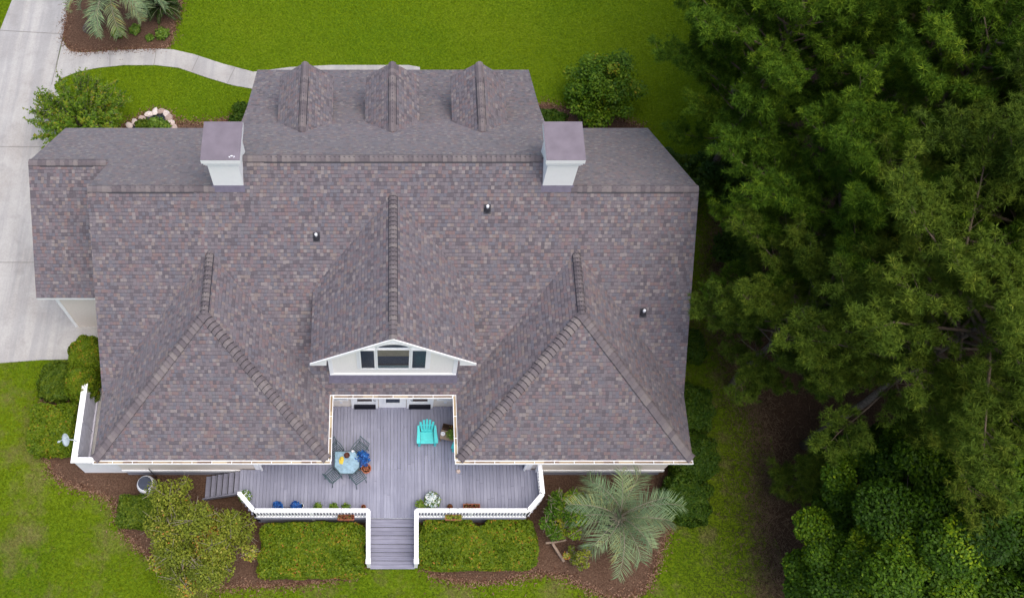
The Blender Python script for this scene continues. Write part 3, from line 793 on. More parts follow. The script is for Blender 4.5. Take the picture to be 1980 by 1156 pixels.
c0 = Vector((-.28, 0, .34)); vs = []; n = 20
for k in range(5):
    r_ = .30*k/4
    for j in range(n):
        a = 2*math.pi*j/n; vs.append(c0 + u*r_*math.cos(a)*.85 + v*r_*math.sin(a) + ax*(r_*r_*.9))
fs = [(k*n+j, k*n+(j+1) % n, (k+1)*n+(j+1) % n, (k+1)*n+j) for k in range(4) for j in range(n)]
m.add(vs + [q-ax*.012 for q in vs], fs + [tuple(i+100 for i in reversed(f_)) for f_ in fs] + [(80+j, 80+(j+1) % n, 180+(j+1) % n, 180+j) for j in range(n)])
m.build('reflector', M['dish'], dish, smooth=True)
MB().tube([(0, 0, 0), (0, 0, .25), c0-ax*.02], .022, 8).build('mast', M['dish'], dish)
MB().tube([c0-v*.22+ax*.04, c0+ax*.36], .012, 6).beam(c0+ax*.33, c0+ax*.43, .06, .06).build('feed_arm', M['dish'], dish)

# ------------------------------------------------------------------ foliage generators
def unit(v): return v/np.maximum(np.linalg.norm(v, axis=-1, keepdims=True), 1e-9)
def leaves(C, Nn, size, g, aspect=.6, jitter=.6, colour=None):
    """one folded leaf quad per centre, facing roughly Nn"""
    n = len(C); nn = unit(Nn + g.normal(0, jitter, (n, 3)))
    t = unit(np.cross(nn, g.normal(0, 1, (n, 3)))); b = np.cross(nn, t)
    s = size*(.7+.6*g.random((n, 1)))
    V = np.stack([C - t*s, C - b*s*aspect, C + t*s, C + b*s*aspect], 1).reshape(-1, 3)
    Fc = np.arange(4*n).reshape(n, 4)
    col = g.random(n) if colour is None else np.clip(colour, 0, 1)
    return V, Fc, np.repeat(col, 4)

def lump(d, g, k=10, amp=.16):
    """uneven radius over directions d"""
    q = unit(g.normal(0, 1, (k, 3))); ph = g.random(k)*6
    r = np.zeros(len(d))
    for i in range(k): r += np.sin(3.2*(d@q[i])*(1+i*.35)+ph[i])
    return 1 + amp*r/math.sqrt(k)

def shrub(name, label, cat, c, rx, ry_, h, mat, power=2.0, dens=900, size=.055, seed=0, amp=.10, group=None, stems=True, up=.3, notch=None, clump=.25):
    """clipped or loose shrub: leaves all through the outer layer of a rounded solid, over stems"""
    g = np.random.default_rng(seed+100)
    root = thing(name, label, cat, c, 0, group)
    area = 2*math.pi*((rx*ry_+rx*h+ry_*h)/3)*1.1
    n = int(dens*area*1.5)
    d = unit(g.normal(0, 1, (n, 3))); d[:, 2] = np.where(d[:, 2] < -.55, -d[:, 2], d[:, 2])
    sup = (np.abs(d)**power).sum(1)**(-1/power)
    base = d*sup[:, None]; rad = lump(d, g, 12, amp)
    dep = 1 - .30*g.random(n)**2.2
    sp2 = base*(rad*dep)[:, None]
    C = sp2*np.array([rx, ry_, h/2]) + np.array([0, 0, h/2])
    C[:, 2] = np.maximum(C[:, 2], .03)
    if notch is not None:
        k = ((C[:, 0]-notch[0])/notch[2])**2 + ((C[:, 1]-notch[1])/notch[3])**2 > 1; C = C[k]; d = d[k]
    n = len(C)
    nrm = unit(np.sign(d)*np.abs(d)**(power-1)/np.array([rx, ry_, h/2]) + np.array([0, 0, up]))
    col = .5 + clump*(lump(unit(C-np.array([0, 0, h/2]))*1.7, g, 10, 1.0)-1)*.5 + g.normal(0, .22, n)
    V, Fc, cc = leaves(C, nrm, size, g, .62, .55, col)
    # a loose inner mass of larger leaves so that one cannot look straight through
    m = int(n*.12); d2 = unit(g.normal(0, 1, (m, 3))); s2 = (np.abs(d2)**power).sum(1)**(-1/power)
    C2 = d2*(s2*(.55+.25*g.random(m)))[:, None]*np.array([rx, ry_, h/2]) + np.array([0, 0, h/2]); C2[:, 2] = np.maximum(C2[:, 2], .05)
    if notch is not None:
        k = ((C2[:, 0]-notch[0])/notch[2])**2 + ((C2[:, 1]-notch[1])/notch[3])**2 > 1; C2 = C2[k]
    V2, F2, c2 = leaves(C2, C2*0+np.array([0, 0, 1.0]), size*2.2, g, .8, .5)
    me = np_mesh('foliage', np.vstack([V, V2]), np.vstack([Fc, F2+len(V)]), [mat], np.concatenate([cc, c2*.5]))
    link('foliage', me, root)
    if stems:
        s = MB()
        for i in range(7):
            a = R(0, 6.28); q = R(.3, .7); s.tube([(rx*.15*math.cos(a), ry_*.15*math.sin(a), 0), (rx*q*math.cos(a), ry_*q*math.sin(a), h*R(.6, .8))], [.025, .008], 5)
        s.build('stem', M['twig'], root)
    return root

def tubes_np(segs):
    """segs: list of (a, b, ra, rb) -> 4-sided tubes as one vertex/face array"""
    A = np.array([s[0] for s in segs]); B = np.array([s[1] for s in segs]); ra = np.array([s[2] for s in segs]); rb = np.array([s[3] for s in segs])
    d = unit(B-A); ref = np.where(np.abs(d[:, 2:3]) > .9, np.array([[1., 0, 0]]), np.array([[0, 0, 1.]]))
    u = unit(np.cross(d, ref)); v = np.cross(d, u); k = 5; V = []
    for j in range(k):
        a = 2*math.pi*j/k; w_ = u*math.cos(a)+v*math.sin(a); V.append(A+w_*ra[:, None]); V.append(B+w_*rb[:, None])
    V = np.stack(V, 1).reshape(-1, 3); n = len(segs); base = np.arange(n)[:, None]*2*k; F_ = []
    for j in range(k):
        j2 = (j+1) % k; F_.append(np.concatenate([base+2*j, base+2*j2, base+2*j2+1, base+2*j+1], 1))
    return V, np.vstack(F_)

def pine_meshes(h, Rr, seed, start=.34, nb=60, lean=(0, 0), needles=26, nlen=.22, dens=1.3):
    """trunk, branch and needle meshes of a long-needled pine"""
    g = np.random.default_rng(seed)
    k = 9; ts = np.linspace(0, 1, k)
    wob = np.cumsum(g.normal(0, .08, (k, 2)), 0); wob -= wob[0]
    spine = np.column_stack([lean[0]*ts**1.5+wob[:, 0]*.8, lean[1]*ts**1.5+wob[:, 1]*.8, h*ts])
    rad = .21*(h/14)*(1-ts*.88)
    at = lambda t: np.array([np.interp(t, ts, spine[:, i]) for i in range(3)])
    segs = []; tc, ta, tcol = [], [], []
    for i in range(nb):
        t = start + (1-start)*((i+g.random())/nb)**.9
        p = at(min(t, .99)); az = i*2.4 + g.normal(0, .35)
        prof = max(.22, math.sin(math.pi*min(1, (1-t)/(1-start)*.80+.12)))
        L = Rr*prof*(.72+.5*g.random()); el = -.05 + .75*(t-start)/(1-start) + g.normal(0, .12)
        d = np.array([math.cos(az)*math.cos(el), math.sin(az)*math.cos(el), math.sin(el)])
        pts = [p]; q = p.copy(); m = 6; dd = d.copy()
        for j in range(m):
            dd = unit(dd + g.normal(0, .10, 3) + np.array([0, 0, .05])); q = q + dd*L/m; pts.append(q.copy())
        r0 = .016+.009*L
        for j in range(m): segs.append((pts[j], pts[j+1], r0*(1-j/m*.85), r0*(1-(j+1)/m*.85)))
        branch_tone = g.normal(0, .10)
        nt_ = int((6 + L*3.2)*dens)
        for s_ in range(nt_):
            lo_ = .22*(1-((t-start)/(1-start))**2); f = lo_ + (1.02-lo_)*g.random()**.75; f = min(f, 1.0); fi = f*m; j = min(int(fi), m-1)
            a = pts[j] + (pts[j+1]-pts[j])*(fi-j)
            side = unit(np.cross(dd, [0, 0, 1]))*(1 if g.random() < .5 else -1)
            td = unit(unit(pts[j+1]-pts[j])*.75 + side*g.uniform(.25, .95) + np.array([0, 0, g.uniform(-.05, .55)]))
            tl = (.30 + .55*g.random())*(.5+.25*L)*(1.15-f*.45); tl = min(tl, 1.25)
            mid = a + td*tl*.5 + g.normal(0, .03, 3); e_ = mid + unit(td+np.array([0, 0, .30]))*tl*.5
            segs.append((a, mid, .010, .007)); segs.append((mid, e_, .007, .004))
            nt2 = int((4 + tl*7))
            for _ in range(nt2):
                ff = .45 + .6*g.random()**.7; base = a + (e_-a)*ff if ff < 1 else e_
                tc.append(base + g.normal(0, .11, 3)*np.array([1, 1, .7])); ta.append(unit(td*.5 + np.array([0, 0, .75]) + g.normal(0, .45, 3))); tcol.append(branch_tone + .45*(g.random()**1.3) + .22)
            tc.append(e_); ta.append(unit(td + np.array([0, 0, .7]))); tcol.append(branch_tone + .55 + .3*g.random())
    for _ in range(60):
        t = 1-.16*g.random()**1.5; p = at(min(t, 1)); tc.append(p + g.normal(0, .22, 3)); ta.append(unit(np.array([0, 0, .8])+g.normal(0, .5, 3))); tcol.append(.45+.35*g.random())
    C = np.array(tc); A = np.array(ta); col = np.clip(np.array(tcol), 0, 1); n = len(C); K = needles
    dirs = unit(np.repeat(A, K, 0)*.55 + unit(g.normal(0, 1, (n*K, 3)))); b0 = np.repeat(C, K, 0)
    ln = nlen*(.65+.6*g.random((n*K, 1))); w_ = unit(np.cross(dirs, g.normal(0, 1, (n*K, 3))))*.0135
    st_ = b0 + dirs*.02
    V = np.stack([st_-w_, st_+w_, b0+dirs*ln+np.array([0, 0, -.02])], 1).reshape(-1, 3)
    me_n = np_mesh('crown', V, np.arange(3*n*K).reshape(-1, 3), [M['pine']], np.repeat(np.clip(np.repeat(col, K)+g.normal(0, .07, n*K), 0, 1), 3))
    VB, FB = tubes_np(segs); me_b = np_mesh('branches', VB, FB, [M['pinetwig']])
    tm = MB(); tm.tube([tuple(s_) for s_ in spine], list(rad), 12)
    return tm, me_b, me_n

def pine(label, x, y, meshes, rz=0, sc=1.0, group='pines beside the house', mat=None):
    root = thing('pine_tree', label, 'tree', (x, y, 0), rz, group); root.scale = (sc, sc, sc)
    tm, me_b, me_n = meshes
    if isinstance(tm, MB):
        o = tm.build('trunk', M['bark'], root, smooth=True); meshes[0] = o.data
    else: link('trunk', tm, root)
    link('branches', me_b, root)
    if mat: me_n = me_n.copy(); me_n.materials[0] = mat
    link('crown', me_n, root)
    return root

def broad_tree(name, label, x, y, h, Rr, seed, mat, nleaf=26000, size=.085, group=None, trunk=.16, clumps=46, low=.30, twigs=False, twigmat='bark', irr=.12, cs=1.0, avoid=None):
    g = np.random.default_rng(seed); root = thing(name, label, 'tree', (x, y, 0), 0, group)
    ctr = np.array([0, 0, h*(low+(1-low)/2)]); rz_ = h*(1-low)/2
    d = unit(g.normal(0, 1, (clumps, 3))); rr = g.random(clumps)**.45
    cc = ctr + d*rr[:, None]*np.array([Rr, Rr, rz_])*.86
    cc = ctr + (cc-ctr)*(1+irr*(lump(d, g, 9, 1.0)-1))[:, None]; cc[:, 2] = np.maximum(cc[:, 2], .15)
    if avoid:
        for i in range(clumps):
            if avoid(cc[i, 0]+x, cc[i, 1]+y): cc[i] = ctr + (cc[i]-ctr)*np.array([-.6, -.9, 1])
    cr = Rr*(.15+.17*g.random(clumps))*cs; tone = g.normal(-.04, .21, clumps)
    segs = [(np.array([0, 0, 0.]), np.array([.1, 0, h*low]), trunk, trunk*.8)]
    fork = np.array([.1, 0, h*low])
    for i in range(clumps):
        mid = fork*.45 + cc[i]*.55 + g.normal(0, .12, 3)*Rr*.3
        segs.append((fork + (mid-fork)*0, mid, trunk*.35, trunk*.16)); segs.append((mid, cc[i], trunk*.16, trunk*.05))
        if twigs:
            for _ in range(6):
                e_ = cc[i] + unit(g.normal(0, 1, 3)+np.array([0, 0, .35]))*cr[i]*1.45; segs.append((cc[i], e_, .013, .005))
    w_ = cr**2; w_ /= w_.sum(); idx = g.choice(clumps, nleaf, p=w_)
    dd = unit(g.normal(0, 1, (nleaf, 3))); rad = (g.random(nleaf)**.40)
    C = cc[idx] + dd*(cr[idx]*rad)[:, None]*np.array([1.15, 1.15, .75]); C[:, 2] = np.maximum(C[:, 2], .06)
    V, F_, c_ = leaves(C, dd*.6+np.array([0, 0, .8]), size, g, .6, .5, .42+tone[idx]+g.normal(0, .2, nleaf))
    link('crown', np_mesh('crown', V, F_, [mat], c_), root)
    VB, FB = tubes_np(segs); link('trunk', np_mesh('trunk', VB, FB, [M[twigmat]]), root)
    return root

def spray_shrub(name, label, x, y, h, Rr, seed, mat, nstem=90, size=.06, group=None, squash=1.0, leafn=60):
    """fountain of leafy shoots from the ground, as an unclipped shrub grows"""
    g = np.random.default_rng(seed); root = thing(name, label, 'shrub', (x, y, 0), 0, group)
    segs = []; Cs, Ns, Ts = [], [], []
    for i in range(nstem):
        az = g.random()*6.283; out = Rr*math.sqrt(g.random())*1.0; top = h*(.55+.45*math.sqrt(max(0, 1-(out/Rr)**2)))*(.85+.25*g.random())
        a = np.array([.12*math.cos(az), .12*math.sin(az), 0]); b = np.array([math.cos(az)*out*.6, math.sin(az)*out*.6*squash, top*.65]); c = np.array([math.cos(az)*out, math.sin(az)*out*squash, top])
        segs += [(a, b, .022, .013), (b, c, .013, .005)]
        dirn = unit(c-b); tone = g.normal(0, .12)
        for q in range(5):
            s0 = b + (c-b)*g.random(); e_ = s0 + unit(dirn+g.normal(0, .55, 3))*(.25+.45*g.random())*Rr*.34; segs.append((s0, e_, .007, .003))
            t = g.random((leafn//4, 1)); Cs.append(s0+(e_-s0)*t*1.05+g.normal(0, .035, (len(t), 3))); Ns.append(np.tile(dirn*.4+np.array([0, 0, .8]), (len(t), 1))); Ts.append(np.full(len(t), tone+.1*q))
        t = g.random((leafn, 1))**.7; Cs.append(b*.55+a*.0+(c-b*.55)*t+g.normal(0, .06, (leafn, 3))); Ns.append(np.tile(dirn*.4+np.array([0, 0, .8]), (leafn, 1))); Ts.append(np.full(leafn, tone))
    C = np.vstack(Cs); C[:, 2] = np.maximum(C[:, 2], .04)
    V, F_, c_ = leaves(C, np.vstack(Ns), size, g, .5, .45, .42+np.concatenate(Ts)+g.normal(0, .17, len(C)))
    link('foliage', np_mesh('foliage', V, F_, [mat], c_), root)
    VB, FB = tubes_np(segs); link('stem', np_mesh('stem', VB, FB, [M['twig']]), root)
    return root

def palm(name, label, base, top, L, nf, seed, mat, leaf=.52, per=44, trunk_r=.2, el=(-.25, 1.25), cat='palm', wid=.014, droop=1.0, group=None):
    """feather palm: arching fronds, each a rachis with two rows of narrow leaflets"""
    g = np.random.default_rng(seed); base = Vector(base); top = Vector(top)-base
    root = thing(name, label, cat, base, 0, group)
    if trunk_r:
        k = 10; m = MB(); pts = [Vector((0, 0, 0)).lerp(top, i/k) for i in range(k+1)]
        m.tube(pts, [trunk_r*(1.15-.25*i/k) for i in range(k+1)], 12)
        for i in range(60):
            t = R(.08, 1); a = R(0, 6.28); p = Vector((0, 0, 0)).lerp(top, t); o_ = Vector((math.cos(a), math.sin(a), 0))
            m.beam(p+o_*trunk_r*.85, p+o_*(trunk_r+R(.06, .12))+Vector((0, 0, .12)), .09, .03)
        m.build('trunk', M['bark'], root)
    VV, FF, CC, segs = [], [], [], []; nv = 0
    for i in range(nf):
        az = i*2.399+g.normal(0, .2); e0 = el[0]+(el[1]-el[0])*(i+.5)/nf; lf = L*(.8+.3*g.random())
        k = 14; p = np.array(top); e_ = e0+.55; pts = [p.copy()]; tl = g.normal(0, .08)
        for j in range(k):
            e_ -= droop*(.045+.13*(j/k))*(1.25-.5*e0); az2 = az+tl*j*.25
            p = p + np.array([math.cos(az2)*math.cos(e_), math.sin(az2)*math.cos(e_), math.sin(e_)])*lf/k
            p[2] = max(p[2], .12-base.z); pts.append(p.copy())
        pts = np.array(pts)
        for j in range(k): segs.append((pts[j], pts[j+1], .022*(1-j/k*.8), .022*(1-(j+1)/k*.8)))
        t = np.linspace(.16, .99, per); idx = np.minimum((t*k).astype(int), k-1); fr = (t*k-idx)[:, None]
        b = pts[idx]*(1-fr)+pts[idx+1]*fr; ax = unit(pts[idx+1]-pts[idx]); sd = unit(np.cross(ax, [0, 0, 1.])); upv = np.cross(sd, ax)
        for sgn in (-1, 1):
            dr_ = unit(sd*sgn*.75 + ax*.62 + upv*(.45+g.normal(0, .16, (per, 1))) + g.normal(0, .11, (per, 3)))
            ln = leaf*(.35+.65*np.sin(np.pi*np.clip(t*.88+.10, 0, 1)))[:, None]*(.85+.3*g.random((per, 1)))
            m1 = b + dr_*ln*.55; e1 = m1 + unit(dr_+np.array([0, 0, -.45]))*ln*.5
            ww = np.cross(dr_, upv); ww = unit(ww)*wid
            V = np.stack([b-ww*.6, b+ww*.6, m1+ww, m1-ww, e1], 1).reshape(-1, 3)
            ii = np.arange(per)[:, None]*5+nv
            FF.append(np.hstack([ii, ii+1, ii+2])); FF.append(np.hstack([ii, ii+2, ii+3])); FF.append(np.hstack([ii+3, ii+2, ii+4]))
            VV.append(V); nv += per*5; CC.append(np.repeat(np.clip(.45+g.normal(0, .13)+g.normal(0, .13, per)+(.22 if e0 < .05 else 0), 0, 1), 5))
    link('crown', np_mesh('crown', np.vstack(VV), np.vstack(FF), [mat], np.concatenate(CC)), root)
    VB, FB = tubes_np(segs); link('rachis', np_mesh('rachis', VB, FB, [M['twig']]), root)
    return root

# ------------------------------------------------------------------ planting round the house
def at_box(x0, y0, x1, y1, h):
    """ground rectangle of a clipped block whose top-back edge is at y0 and foot at y1 in the photo"""
    yb = P(0, y0, h).y; yf = P(0, y1, 0).y; xm = (yb+yf)/2
    a = P(x0, (y0+y1)/2, h*.7).x; b = P(x1, (y0+y1)/2, h*.7).x
    return (a+b)/2, (yb+yf)/2, (b-a)/2, (yb-yf)/2
def hedge(label, x0, y0, x1, y1, h, mat, seed, power=7, group=None, **kw):
    cx, cy, rx, ry_ = at_box(x0, y0, x1, y1, h)
    return shrub('hedge', label, 'hedge', (cx, cy, 0), rx, ry_, h, mat, power, seed=seed, group=group, **kw)
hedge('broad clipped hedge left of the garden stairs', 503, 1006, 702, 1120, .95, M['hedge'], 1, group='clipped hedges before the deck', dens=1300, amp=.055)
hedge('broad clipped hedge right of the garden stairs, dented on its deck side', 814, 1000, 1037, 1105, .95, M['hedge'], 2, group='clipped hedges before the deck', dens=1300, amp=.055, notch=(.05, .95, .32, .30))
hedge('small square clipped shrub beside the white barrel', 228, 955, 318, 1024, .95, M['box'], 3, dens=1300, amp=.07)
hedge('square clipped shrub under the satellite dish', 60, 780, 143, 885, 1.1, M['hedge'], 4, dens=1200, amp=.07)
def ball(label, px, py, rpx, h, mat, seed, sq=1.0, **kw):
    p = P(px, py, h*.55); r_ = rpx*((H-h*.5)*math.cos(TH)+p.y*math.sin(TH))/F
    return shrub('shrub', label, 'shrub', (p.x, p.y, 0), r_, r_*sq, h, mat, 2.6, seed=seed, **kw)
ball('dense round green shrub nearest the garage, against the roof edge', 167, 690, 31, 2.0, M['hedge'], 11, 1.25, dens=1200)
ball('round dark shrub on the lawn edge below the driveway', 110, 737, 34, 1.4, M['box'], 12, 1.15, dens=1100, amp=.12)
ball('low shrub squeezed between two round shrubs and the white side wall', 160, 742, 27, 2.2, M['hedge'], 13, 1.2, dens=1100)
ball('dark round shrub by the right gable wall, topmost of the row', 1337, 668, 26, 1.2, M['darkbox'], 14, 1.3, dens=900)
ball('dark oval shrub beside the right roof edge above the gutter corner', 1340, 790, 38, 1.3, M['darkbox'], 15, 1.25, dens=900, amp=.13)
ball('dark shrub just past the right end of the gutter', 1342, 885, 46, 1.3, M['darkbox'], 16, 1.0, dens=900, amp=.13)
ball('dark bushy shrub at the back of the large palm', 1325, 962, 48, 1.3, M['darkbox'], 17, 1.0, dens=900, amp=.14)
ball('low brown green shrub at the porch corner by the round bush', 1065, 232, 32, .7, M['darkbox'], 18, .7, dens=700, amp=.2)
p = P(150, 232, 1.3); spray_shrub('shrub', 'loose spiky green shrub between the driveway and garage roof', p.x+.1, p.y+.1, 2.5, 2.45, 21, M['myrtle'], 150, .062)
p = P(1160, 178, 1.2); broad_tree('small_tree', 'round bushy dark green tree on the front lawn beside the right wing', p.x, p.y, 3.0, 2.0, 22, M['myrtle'], 17000, .075, clumps=80, low=.12, trunk=.07)
p = P(393, 1034, 1.4); broad_tree('small_tree', 'straggly olive green tree with bare twigs beside the side stairs', p.x, p.y, 3.1, 2.25, 24, M['olive'], 46000, .050, clumps=90, low=.10, trunk=.06, twigs=True, twigmat='twig', irr=.3, cs=.95, avoid=lambda X, Y: X > -7.6 and Y > 8.5)
p = P(1088, 1000, 1.0); broad_tree('small_tree', 'sparse leggy green shrub between the deck corner and large palm', p.x, p.y, 2.7, 1.15, 25, M['myrtle'], 9000, .05, clumps=40, low=.15, trunk=.04, twigs=True, twigmat='twig')
p = P(1118, 1075, .6); broad_tree('small_tree', 'thin twiggy sapling at the mulch edge below the leggy shrub', p.x, p.y, 1.3, .7, 26, M['olive'], 1100, .045, clumps=16, low=.15, trunk=.025, twigs=True, twigmat='twig')
pt = P(1196, 1000, 1.9)
palm('palm_tree', 'large grey green feather palm in the mulch bed by the deck', (pt.x, pt.y, 0), (pt.x, pt.y, 1.75), 2.9, 23, 31, M['palm'], leaf=.74, trunk_r=.26, el=(-.45, 1.1), per=44, wid=.0105, droop=1.45)
b_ = P(170, 58, 0); t_ = P(212, -22, 3.0)
palm('palm_tree', 'grey green feather palm in the mulch island beside the driveway', b_, t_, 3.4, 28, 32, M['palm'], leaf=.66, trunk_r=.26, el=(-.8, 1.1), per=54, wid=.013, droop=1.2)
p = P(313, 17, .3)
palm('sago_palm', 'low dark spiky sago palm in the mulch island', (p.x, p.y, 0), (p.x, p.y, .45), 1.3, 46, 33, M['sago'], leaf=.20, per=52, trunk_r=.14, el=(-.35, 1.0), cat='palm', wid=.012, droop=.7)
for i, (px, py, s_) in enumerate(((230, 68, .3), (262, 62, .28), (315, 70, .34), (290, 76, .2), (205, 225, .0))):
    if s_: p = P(px, py, 0); shrub('small_plant', ['small green plant in the mulch under the hanging palm fronds', 'bright green plant in the mulch between both palms', 'pale green plant at the lawn side of the mulch island', 'tiny green plant by the footpath in the mulch island'][i], 'plant', (p.x, p.y, 0), s_, s_, s_*1.2, M['plant'], 2, dens=500, size=.06, seed=40+i, amp=.3)

# pond by the garage
pond = thing('pond', 'little garden pond against the garage roof', 'pond', P(300, 240, 0))
arc = [(250, 243), (262, 238), (275, 231), (288, 222), (300, 217), (312, 216), (322, 221), (327, 229), (330, 238), (336, 247)]
inner = ccw([tuple(P(x, y, 0).xy) for x, y in [(256, 246), (280, 234), (300, 222), (314, 221), (322, 230), (326, 248), (320, 262), (260, 262)]])
MB().prism(inner, -.02, .03).build('water', M['water'], pond, world=True)
st = MB()
for i in range(len(inner)):
    a, b = Vector((*inner[i], .03)), Vector((*inner[(i+1) % len(inner)], .03)); st.beam(a, b, .10, .07)
st.build('liner', M['dark'], pond, world=True)
for i in range(len(arc)):
    (xa, ya) = arc[i]
    p = P(xa, ya, .05); m = MB(); g = np.random.default_rng(300+i)
    n1, n2 = 5, 8; vs = []
    for a in range(n1+1):
        for b in range(n2):
            th, ph = math.pi*a/n1, 2*math.pi*b/n2; q = 1+g.normal(0, .09)
            vs.append((.24*q*math.sin(th)*math.cos(ph), .17*q*math.sin(th)*math.sin(ph), .09+.10*q*math.cos(th)))
    m.add(vs, [(a*n2+b, (a+1)*n2+b, (a+1)*n2+(b+1) % n2, a*n2+(b+1) % n2) for a in range(n1) for b in range(n2)])
    o = m.build('rock', M['stone']); o.location = (p.x, p.y, 0); o.rotation_euler = (0, 0, R(0, 3))
    tag(o, 'pinkish edging rock in the arc around the little pond', 'rock', 'edging rocks around the pond')
for i, (px, py, s_, mt) in enumerate(((275, 243, .35, 'box'), (300, 240, .38, 'plant'), (318, 243, .28, 'plant'), (468, 212, .42, 'darkbox'), (458, 232, .4, 'darkbox'))):
    p = P(px, py, .2); shrub('small_plant', ['low dark green plant at the garage end of the pond', 'leafy green plant in the middle of the pond', 'small bright green plant inside the stone arc of the pond', 'dark shrub at the porch corner beside the lawn', 'dark low plant next to the left chimney'][i], 'plant', (p.x, p.y, 0), s_, s_*.9, s_*1.3, M[mt], 2, dens=500, size=.06, seed=60+i, amp=.25)

# ------------------------------------------------------------------ the trees on the right
pA = list(pine_meshes(14.5, 6.3, 501, start=.50, nb=58, lean=(.6, .3)))
pB = list(pine_meshes(15.0, 5.6, 502, start=.36, nb=64))
pC = list(pine_meshes(13.0, 4.9, 503, start=.32, nb=54))
pine('pine with its bare leaning trunk showing above the brown straw', 17.8, 11.9, pA, 0, 1.0, mat=M['pine2'])
pine('tallest dark pine, its trunk showing in the dark gap of the wood', 20.2, 21.6, pB, .4, 1.0)
pine('dark pine reaching over the lawn corner beside the right wing roof', 15.0, 24.6, pC, 0, 1.0)
pine('pine with drooping boughs beside the right gable roof edge', 16.5, 17.2, list(pC), 2.1, 1.0)
pine('slender pine whose boughs hang closest to the right gable, over the brown straw', 14.9, 14.5, list(pC), 5.3, .82, mat=M['pine2'])
pine('pine at the right edge of the picture, in the middle of the wood', 22.4, 16.0, list(pA), 2.6, 1.02, mat=M['pine2'])
pine('pine in the upper right corner of the picture', 23.8, 27.6, list(pB), 3.7, 1.0)
pine('pine at the top of the picture nearest the front lawn', 16.8, 29.2, list(pC), 4.4, 1.05)
pine('pine hidden behind the tallest pine at the right edge', 28.0, 22.5, list(pC), 1.0, 1.2)
pine('pine at the top edge between the corner pine and lawn pine', 20.5, 34.5, list(pA), 5.0, .95)
for i, (x, y, k_, sc_) in enumerate(((27.5, 9.5, 2, 1.1), (28.5, 15.5, 1, 1.0), (31.5, 27.0, 0, 1.05), (34.0, 20.5, 1, 1.1), (29.0, 33.0, 2, 1.15), (34.5, 12.0, 0, 1.0))):  # the wood carried on out of view, added for its shade
    pine(['pine out of the wood edge behind the corner broadleaf trees', 'pine deep in the wood behind the middle pine', 'pine deep in the wood behind the upper corner pine', 'pine farthest into the wood, half way up', 'pine at the top of the wood, far from the house', 'pine farthest into the wood, low down'][i], x, y, list((pA, pB, pC)[k_]), i*1.3+.5, sc_)
pS = list(pine_meshes(2.8, 1.3, 507, start=.15, nb=20, dens=.7))
p = P(1535, 955, .0); pine('small young pine on the brown straw below the leaning trunk', p.x-.3, p.y, pS, 0, 1.0, mat=M['pine2'])
for i, (x, y, h_, r_, lab) in enumerate(((19.0, 6.6, 9.0, 4.0, 'bright green broadleaf tree in the bottom right corner'), (16.9, 5.6, 6.5, 2.6, 'dark green broadleaf tree nearest the lawn at the bottom'),
                               (22.0, 9.6, 9.6, 3.6, 'broadleaf tree at the right edge above the corner tree'), (18.6, 9.6, 6.0, 2.4, 'low dark broadleaf tree under the leaning pine'), (21.5, 3.6, 8.0, 3.2, 'broadleaf tree cut by the bottom edge at the far right'))):
    broad_tree('broadleaf_tree', lab, x, y, h_, r_, 700+i, M['oak'], int(11000*r_*r_), .066, group='broadleaf trees in the corner', clumps=int(26+2.2*r_*r_), low=.25, irr=.3, cs=.88)

for i, (px, py, h_, r_, lab) in enumerate(((1385, 330, 3.6, 1.7, 'low dark broadleaf tree in the shade off the right wing corner'), (1420, 470, 2.6, 1.3, 'small dark bush on the straw beside the right gable'), (1310, 330, 2.2, 1.2, 'dark bush against the sloping right end of the wing roof'))):
    p = P(px, py, h_*.6); broad_tree('small_tree', lab, p.x, p.y, h_, r_, 740+i, M['darkbox'], int(3500*r_*r_), .08, clumps=30, low=.15, trunk=.06, irr=.25)

# ------------------------------------------------------------------ things on the deck
def adirondack(label, loc, rz):
    root = thing('deck_chair', label, 'chair', loc, rz, 'turquoise slatted chairs on the deck')
    m = MB()
    for i in range(5):            # seat slats, front (-y) high, back low
        t = i/4; y = -.34+.46*t; z = .37-.13*t; m.beam((-.27, y, z), (.27, y, z), .105, .022)
    m.build('seat', M['turq'], root)
    m = MB()
    for i in range(5):            # fanned back slats
        a = (i-2); x0, x1 = a*.085, a*.135; hz = .98-.035*a*a
        m.beam((x0, .12, .20), (x1, .12+.36*(hz-.2)/.8, hz), .088, .02, up=(0, 1, 0))
    m.beam((-.24, .19, .36), (.24, .19, .36), .03, .07); m.beam((-.30, .33, .64), (.30, .33, .64), .03, .07)
    m.build('backrest', M['turq'], root)
    for sx in (-1, 1):
        m = MB(); poly = [(-.065, -.42), (.075, -.44), (.085, -.30), (.05, .0), (.03, .34), (-.045, .34), (-.07, 0)]
        pl = [(sx*(.36+q[0]), q[1]) for q in poly]; m.prism(ccw(pl), .54, .565); m.build('armrest', M['turq'], root)
        MB().box(sx*.33-.05, sx*.33+.05, -.40, -.36, 0, .54).build('leg', M['turq'], root)
        MB().beam((sx*.30, -.40, .36), (sx*.30, .50, .06), .03, .12).build('leg', M['turq'], root)
    return root
p = P(825, 845, DZ); adirondack('turquoise slatted deck chair standing in the open below the right door', (p.x, p.y, DZ), .02)
p = P(896, 862, DZ); adirondack('turquoise deck chair mostly hidden beneath the right eave', (p.x, p.y, DZ), -.35)
def pot(mb, c, r_, h, mi=0):
    mb.lathe([(r_*.65, 0), (r_*.95, h*.85), (r_*1.06, h*.86), (r_*1.06, h), (r_*.88, h), (r_*.85, h*.9), (r_*.2, h*.9)], c, 16, mi)
